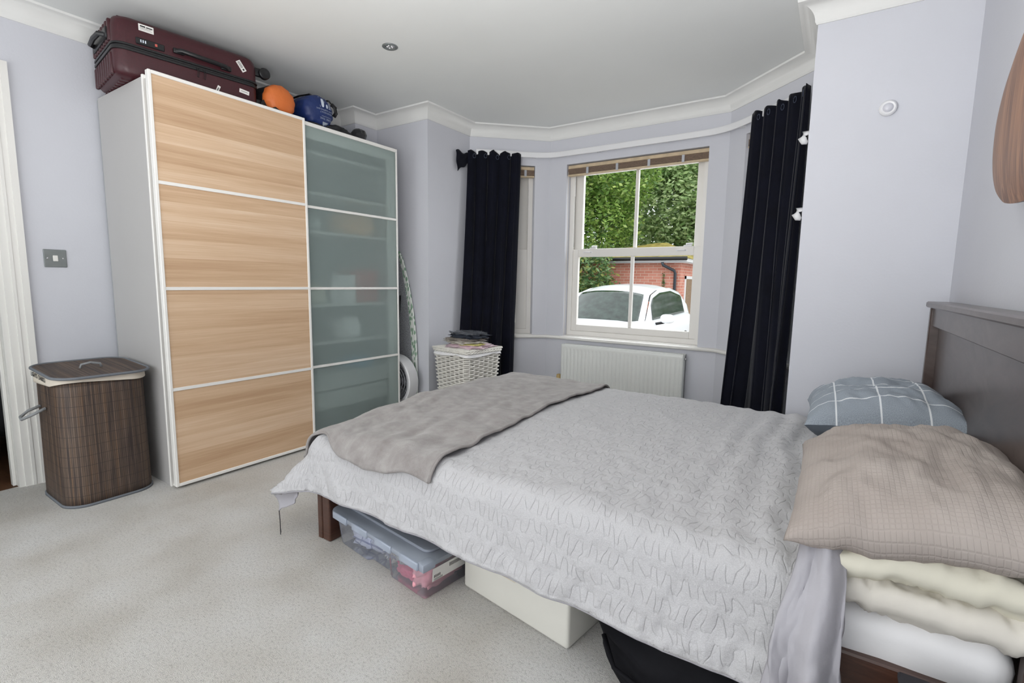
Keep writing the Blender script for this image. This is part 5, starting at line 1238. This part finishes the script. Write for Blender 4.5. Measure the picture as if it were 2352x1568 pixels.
for sg in (-1, 1):
    def pil(u, v):
        y = 7.42 + 0.75 * v; a = sg * (0.88 + 0.14 * u); x, yy, z = cab(min(y, 8.14), a); return (x, y + 0.12 * a * a * (1 - 0.4 * v) - 0.06, z + 0.008)
    b = B(); b.grid(pil, 4, 14); b.out('front_pillar', carw_m, kt, smooth=True, solid=0.02)
    def sd(u, v):  # side wall of cabin
        y = 7.55 + 2.75 * u; zr_ = roofz(y) - 0.07; zl = 0.44 + 0.05 * u; z = zl + (max(zl + 0.02, zr_) - zl) * v
        return (cx + sg * (hwid(z) + 0.012), y + 0.05, z)
    b = B(); b.grid(sd, 40, 10); b.out('cabin_side', carw_m, kt, smooth=True, solid=0.01, offset=0)
    def sw(u, v):
        y = 7.90 + 2.05 * u; zr_ = roofz(y) - 0.125; zl = 0.475 + 0.05 * u; top = max(zl + 0.01, zr_ - 0.02 * 0); z = zl + (top - zl) * v * (1 if u > 0.04 else u / 0.04)
        return (cx + sg * (hwid(z) + 0.024), y + 0.05, z)
    b = B(); b.grid(sw, 40, 10); b.out('side_window', carg_m, kt, smooth=True, solid=0.004, offset=0)
    b = B(); lump(b, (cx + sg * 1.04, 7.92, 0.52), (0.22, 0.13, 0.15), 3, 0.02, 1, flatbottom=False); mo = b.out('mirror_housing', carw_m, kt)
    B().tube([(cx + sg * 0.82, 7.93, 0.42), (cx + sg * 0.99, 7.93, 0.46)], 0.022, 8).out('mirror_arm', blackpl_m, kt, smooth=True)
    for y in (7.15, 9.75):
        Mw = frame((cx + sg * 0.78, y, GZ + 0.31), (0, 1, 0), (0, 0, 1), (1, 0, 0))
        B().lathe([(0, -0.05), (0.20, -0.05), (0.21, -0.10), (0.30, -0.10), (0.31, -0.06), (0.31, 0.06), (0.30, 0.10), (0.21, 0.10), (0.20, 0.05), (0, 0.05)], 30, M=Mw).out('wheel', blackpl_m, kt, smooth=True, ang=40)
b = B()
def rw(u, v):
    y = 9.95 + 0.40 * v; a = -0.85 + 1.7 * u; x, yy, z = cab(y, a); return (x, yy + 0.02, z + 0.006)
b.grid(rw, 12, 8); b.out('rear_window', carg_m, kt, smooth=True, solid=0.005)
b = B(); b.tube([(cx - 0.38 + 0.17 * math.cos(a), 7.95, 0.50 + 0.14 * math.sin(a)) for a in [2 * PI * i / 20 for i in range(20)]], 0.012, 6, closed=True); b.out('steering_wheel', greypl_m, kt, smooth=True)
B().tube([(cx - 0.5, 7.40, 0.465), (cx + 0.62, 7.44, 0.478)], 0.010, 6).out('wiper', blackpl_m, kt)
# garage
gt = thing('brick_garage', 'small red brick outbuilding with mossy roof behind the car', 'garage', (-1.6, 14.5, GZ))
B().box(-3.6, -0.02, 13.0, 16.5, GZ, 1.66).out('brick_wall', brick_m, gt)
b = B()
v_ = [b.bm.verts.new(p) for p in ((-3.85, 12.72, 1.73), (0.22, 12.72, 1.73), (0.22, 16.8, 1.73), (-3.85, 16.8, 1.73), (-0.95, 14.9, 2.30), (-1.3, 14.9, 2.30))]
for f in ((0, 1, 4, 5), (1, 2, 4), (2, 3, 5, 4), (3, 0, 5), (3, 2, 1, 0)): b.bm.faces.new([v_[i] for i in f])
b.out('roof', roof_m, gt)
B().box(-3.80, 0.18, 12.76, 12.80, 1.63, 1.73).box(0.14, 0.18, 12.80, 16.7, 1.63, 1.73).box(-3.80, 0.18, 12.76, 13.0, 1.62, 1.64).box(-0.02, 0.18, 13.0, 16.7, 1.62, 1.64).out('fascia', whitepl_m, gt)
B().tube([(-3.8, 12.70, 1.725), (0.2, 12.70, 1.725)], 0.05, 10).out('gutter', blackpl_m, gt, smooth=True)
B().tube([(-0.42, 12.72, 1.63), (-0.40, 12.74, 1.56), (-0.16, 12.93, 1.42), (-0.14, 12.95, 1.35), (-0.14, 12.95, GZ)], 0.036, 10).out('downpipe', plain('slate_pipe', (52, 58, 66), 0.5), gt, smooth=True)
B().box(-0.02, 0.0, 13.45, 13.55, GZ, 1.30).box(-0.02, 0.0, 14.35, 14.45, GZ, 1.30).box(-0.02, 0.0, 13.45, 14.45, 1.22, 1.30).out('door_surround', whitepl_m, gt)
B().box(-0.02, -0.005, 13.55, 14.35, GZ, 1.22).out('garage_door', plain('weathered_door', (140, 116, 92), 0.7, 0.2, 20), gt)
# foliage
def leaves(b, blobs, n, size, seed):
    rnd = random.Random(seed); bm = b.bm
    tot = sum((r[3] * r[4] * r[5]) ** (2 / 3) for r in blobs)
    for cx_, cy_, cz_, rx, ry, rz in blobs:
        k = int(n * (rx * ry * rz) ** (2 / 3) / tot)
        for _ in range(k):
            d = Vector((rnd.gauss(0, 1), rnd.gauss(0, 1), rnd.gauss(0, 1))).normalized()
            rr = 0.70 + 0.34 * rnd.random() + 0.28 * fbm(d.x * 2.6 + cx_, d.y * 2.6, d.z * 2.6 + seed, 3)
            p = Vector((cx_ + d.x * rx * rr, cy_ + d.y * ry * rr, cz_ + d.z * rz * rr))
            if p.z < GZ + 0.03: continue
            s = size * (0.6 + 0.8 * rnd.random())
            u = Vector((rnd.gauss(0, 1), rnd.gauss(0, 1), rnd.gauss(0, 0.5))).normalized(); w = u.cross(Vector((rnd.gauss(0, 1), rnd.gauss(0, 1), rnd.gauss(0, 1)))).normalized()
            q_ = [bm.verts.new(p + u * s), bm.verts.new(p + w * s * 0.42), bm.verts.new(p - u * s), bm.verts.new(p - w * s * 0.42)]
            bm.faces.new(q_)
def tree(name, label, cat, loc, blobs, n, size, mat, seed, trunk=0.12):
    t = thing(name, label, cat, loc, group='trees beyond the parked car' if cat == 'tree' else None)
    b = B(); leaves(b, blobs, n, size, seed); b.out('foliage', mat, t)
    q = B(); x, y, z = loc; top = max(bb[2] for bb in blobs)
    q.tube([(x, y, GZ), (x + 0.05, y, GZ + (top - GZ) * 0.4), (x - 0.08, y + 0.1, GZ + (top - GZ) * 0.75), (x, y, top)], [trunk, trunk * 0.8, trunk * 0.5, trunk * 0.2], 8)
    rnd = random.Random(seed)
    for bb in blobs: q.tube([(x, y, GZ + (top - GZ) * 0.35), ((x + bb[0]) / 2, (y + bb[1]) / 2, bb[2] - bb[5] * 0.4), bb[:3]], [trunk * 0.5, trunk * 0.3, 0.02], 6)
    q.out('trunk', bark_m, t, smooth=True)
    return t
tree('evergreen_shrub', 'dense glossy evergreen shrub left of the brick outbuilding', 'shrub', (-3.3, 11.8, GZ), [(-3.6, 11.6, 0.6, 1.5, 0.9, 1.2), (-2.4, 12.0, 1.0, 1.0, 0.8, 1.1), (-4.9, 11.9, 1.0, 1.2, 0.9, 1.4), (-2.15, 12.25, 0.35, 0.7, 0.5, 0.8)], 22000, 0.06, leafb_m, 3)
tree('leafy_tree', 'tall dark green tree filling the upper left window pane', 'tree', (-4.6, 14.5, GZ), [(-5.2, 14.2, 2.6, 1.9, 1.4, 1.7), (-3.4, 14.6, 2.7, 1.6, 1.3, 1.5), (-4.4, 14.2, 4.7, 2.2, 1.5, 1.9), (-6.8, 14.5, 4.0, 1.8, 1.4, 2.6), (-2.8, 14.6, 4.4, 1.5, 1.2, 1.4)], 44000, 0.075, leafa_m, 5, 0.2)
tree('leafy_tree', 'pale green tree rising above the brick outbuilding roof', 'tree', (-0.4, 17.8, GZ), [(-1.6, 17.6, 3.9, 1.9, 1.4, 1.6), (0.3, 17.6, 3.5, 1.8, 1.4, 1.6), (-0.6, 17.8, 5.9, 2.3, 1.5, 1.8), (2.0, 17.8, 4.8, 1.9, 1.4, 2.2), (-3.0, 17.8, 5.6, 1.8, 1.4, 1.7), (0.6, 17.3, 2.2, 1.9, 0.9, 1.2), (-2.1, 17.5, 2.3, 1.3, 0.8, 1.3)], 44000, 0.085, leafc_m, 6, 0.2)
tree('leafy_tree', 'darker tree farther back behind the pale green tree', 'tree', (-1.5, 21.5, GZ), [(-7.0, 21, 3, 3.2, 2, 3.4), (-2.5, 21.5, 3.4, 3.2, 2, 3.6), (2.2, 21.5, 3.4, 3.2, 2, 3.4), (-4.5, 21.5, 7.2, 3.4, 2, 2.6), (0.3, 21.8, 7.2, 3.4, 2, 2.4)], 30000, 0.15, leafb_m, 8, 0.25)
for i, (x, h, lb) in enumerate(((-0.98, 0.92, 'thin ivy stem climbing the outbuilding wall on the left'), (-0.55, 1.32, 'taller ivy stem climbing the outbuilding wall near the downpipe'))):
    t = thing('climbing_ivy', lb, 'plant', (x, 12.96, GZ), group='ivy on the outbuilding wall'); q = B(); pts = [(x + 0.12 * k / 10 + 0.03 * math.sin(k), 12.975, GZ + (h - GZ) * k / 10) for k in range(11)]
    q.tube(pts, 0.008, 5); q.out('stem', bark_m, t)
    b = B(); leaves(b, [(p[0], 12.95, p[2], 0.07 * (1.4 - k / 11), 0.02, 0.09) for k, p in enumerate(pts)], 260, 0.035, 20 + i); b.out('ivy_leaves', leafb_m, t)
# fix: children parented to mesh parts keep world coordinates
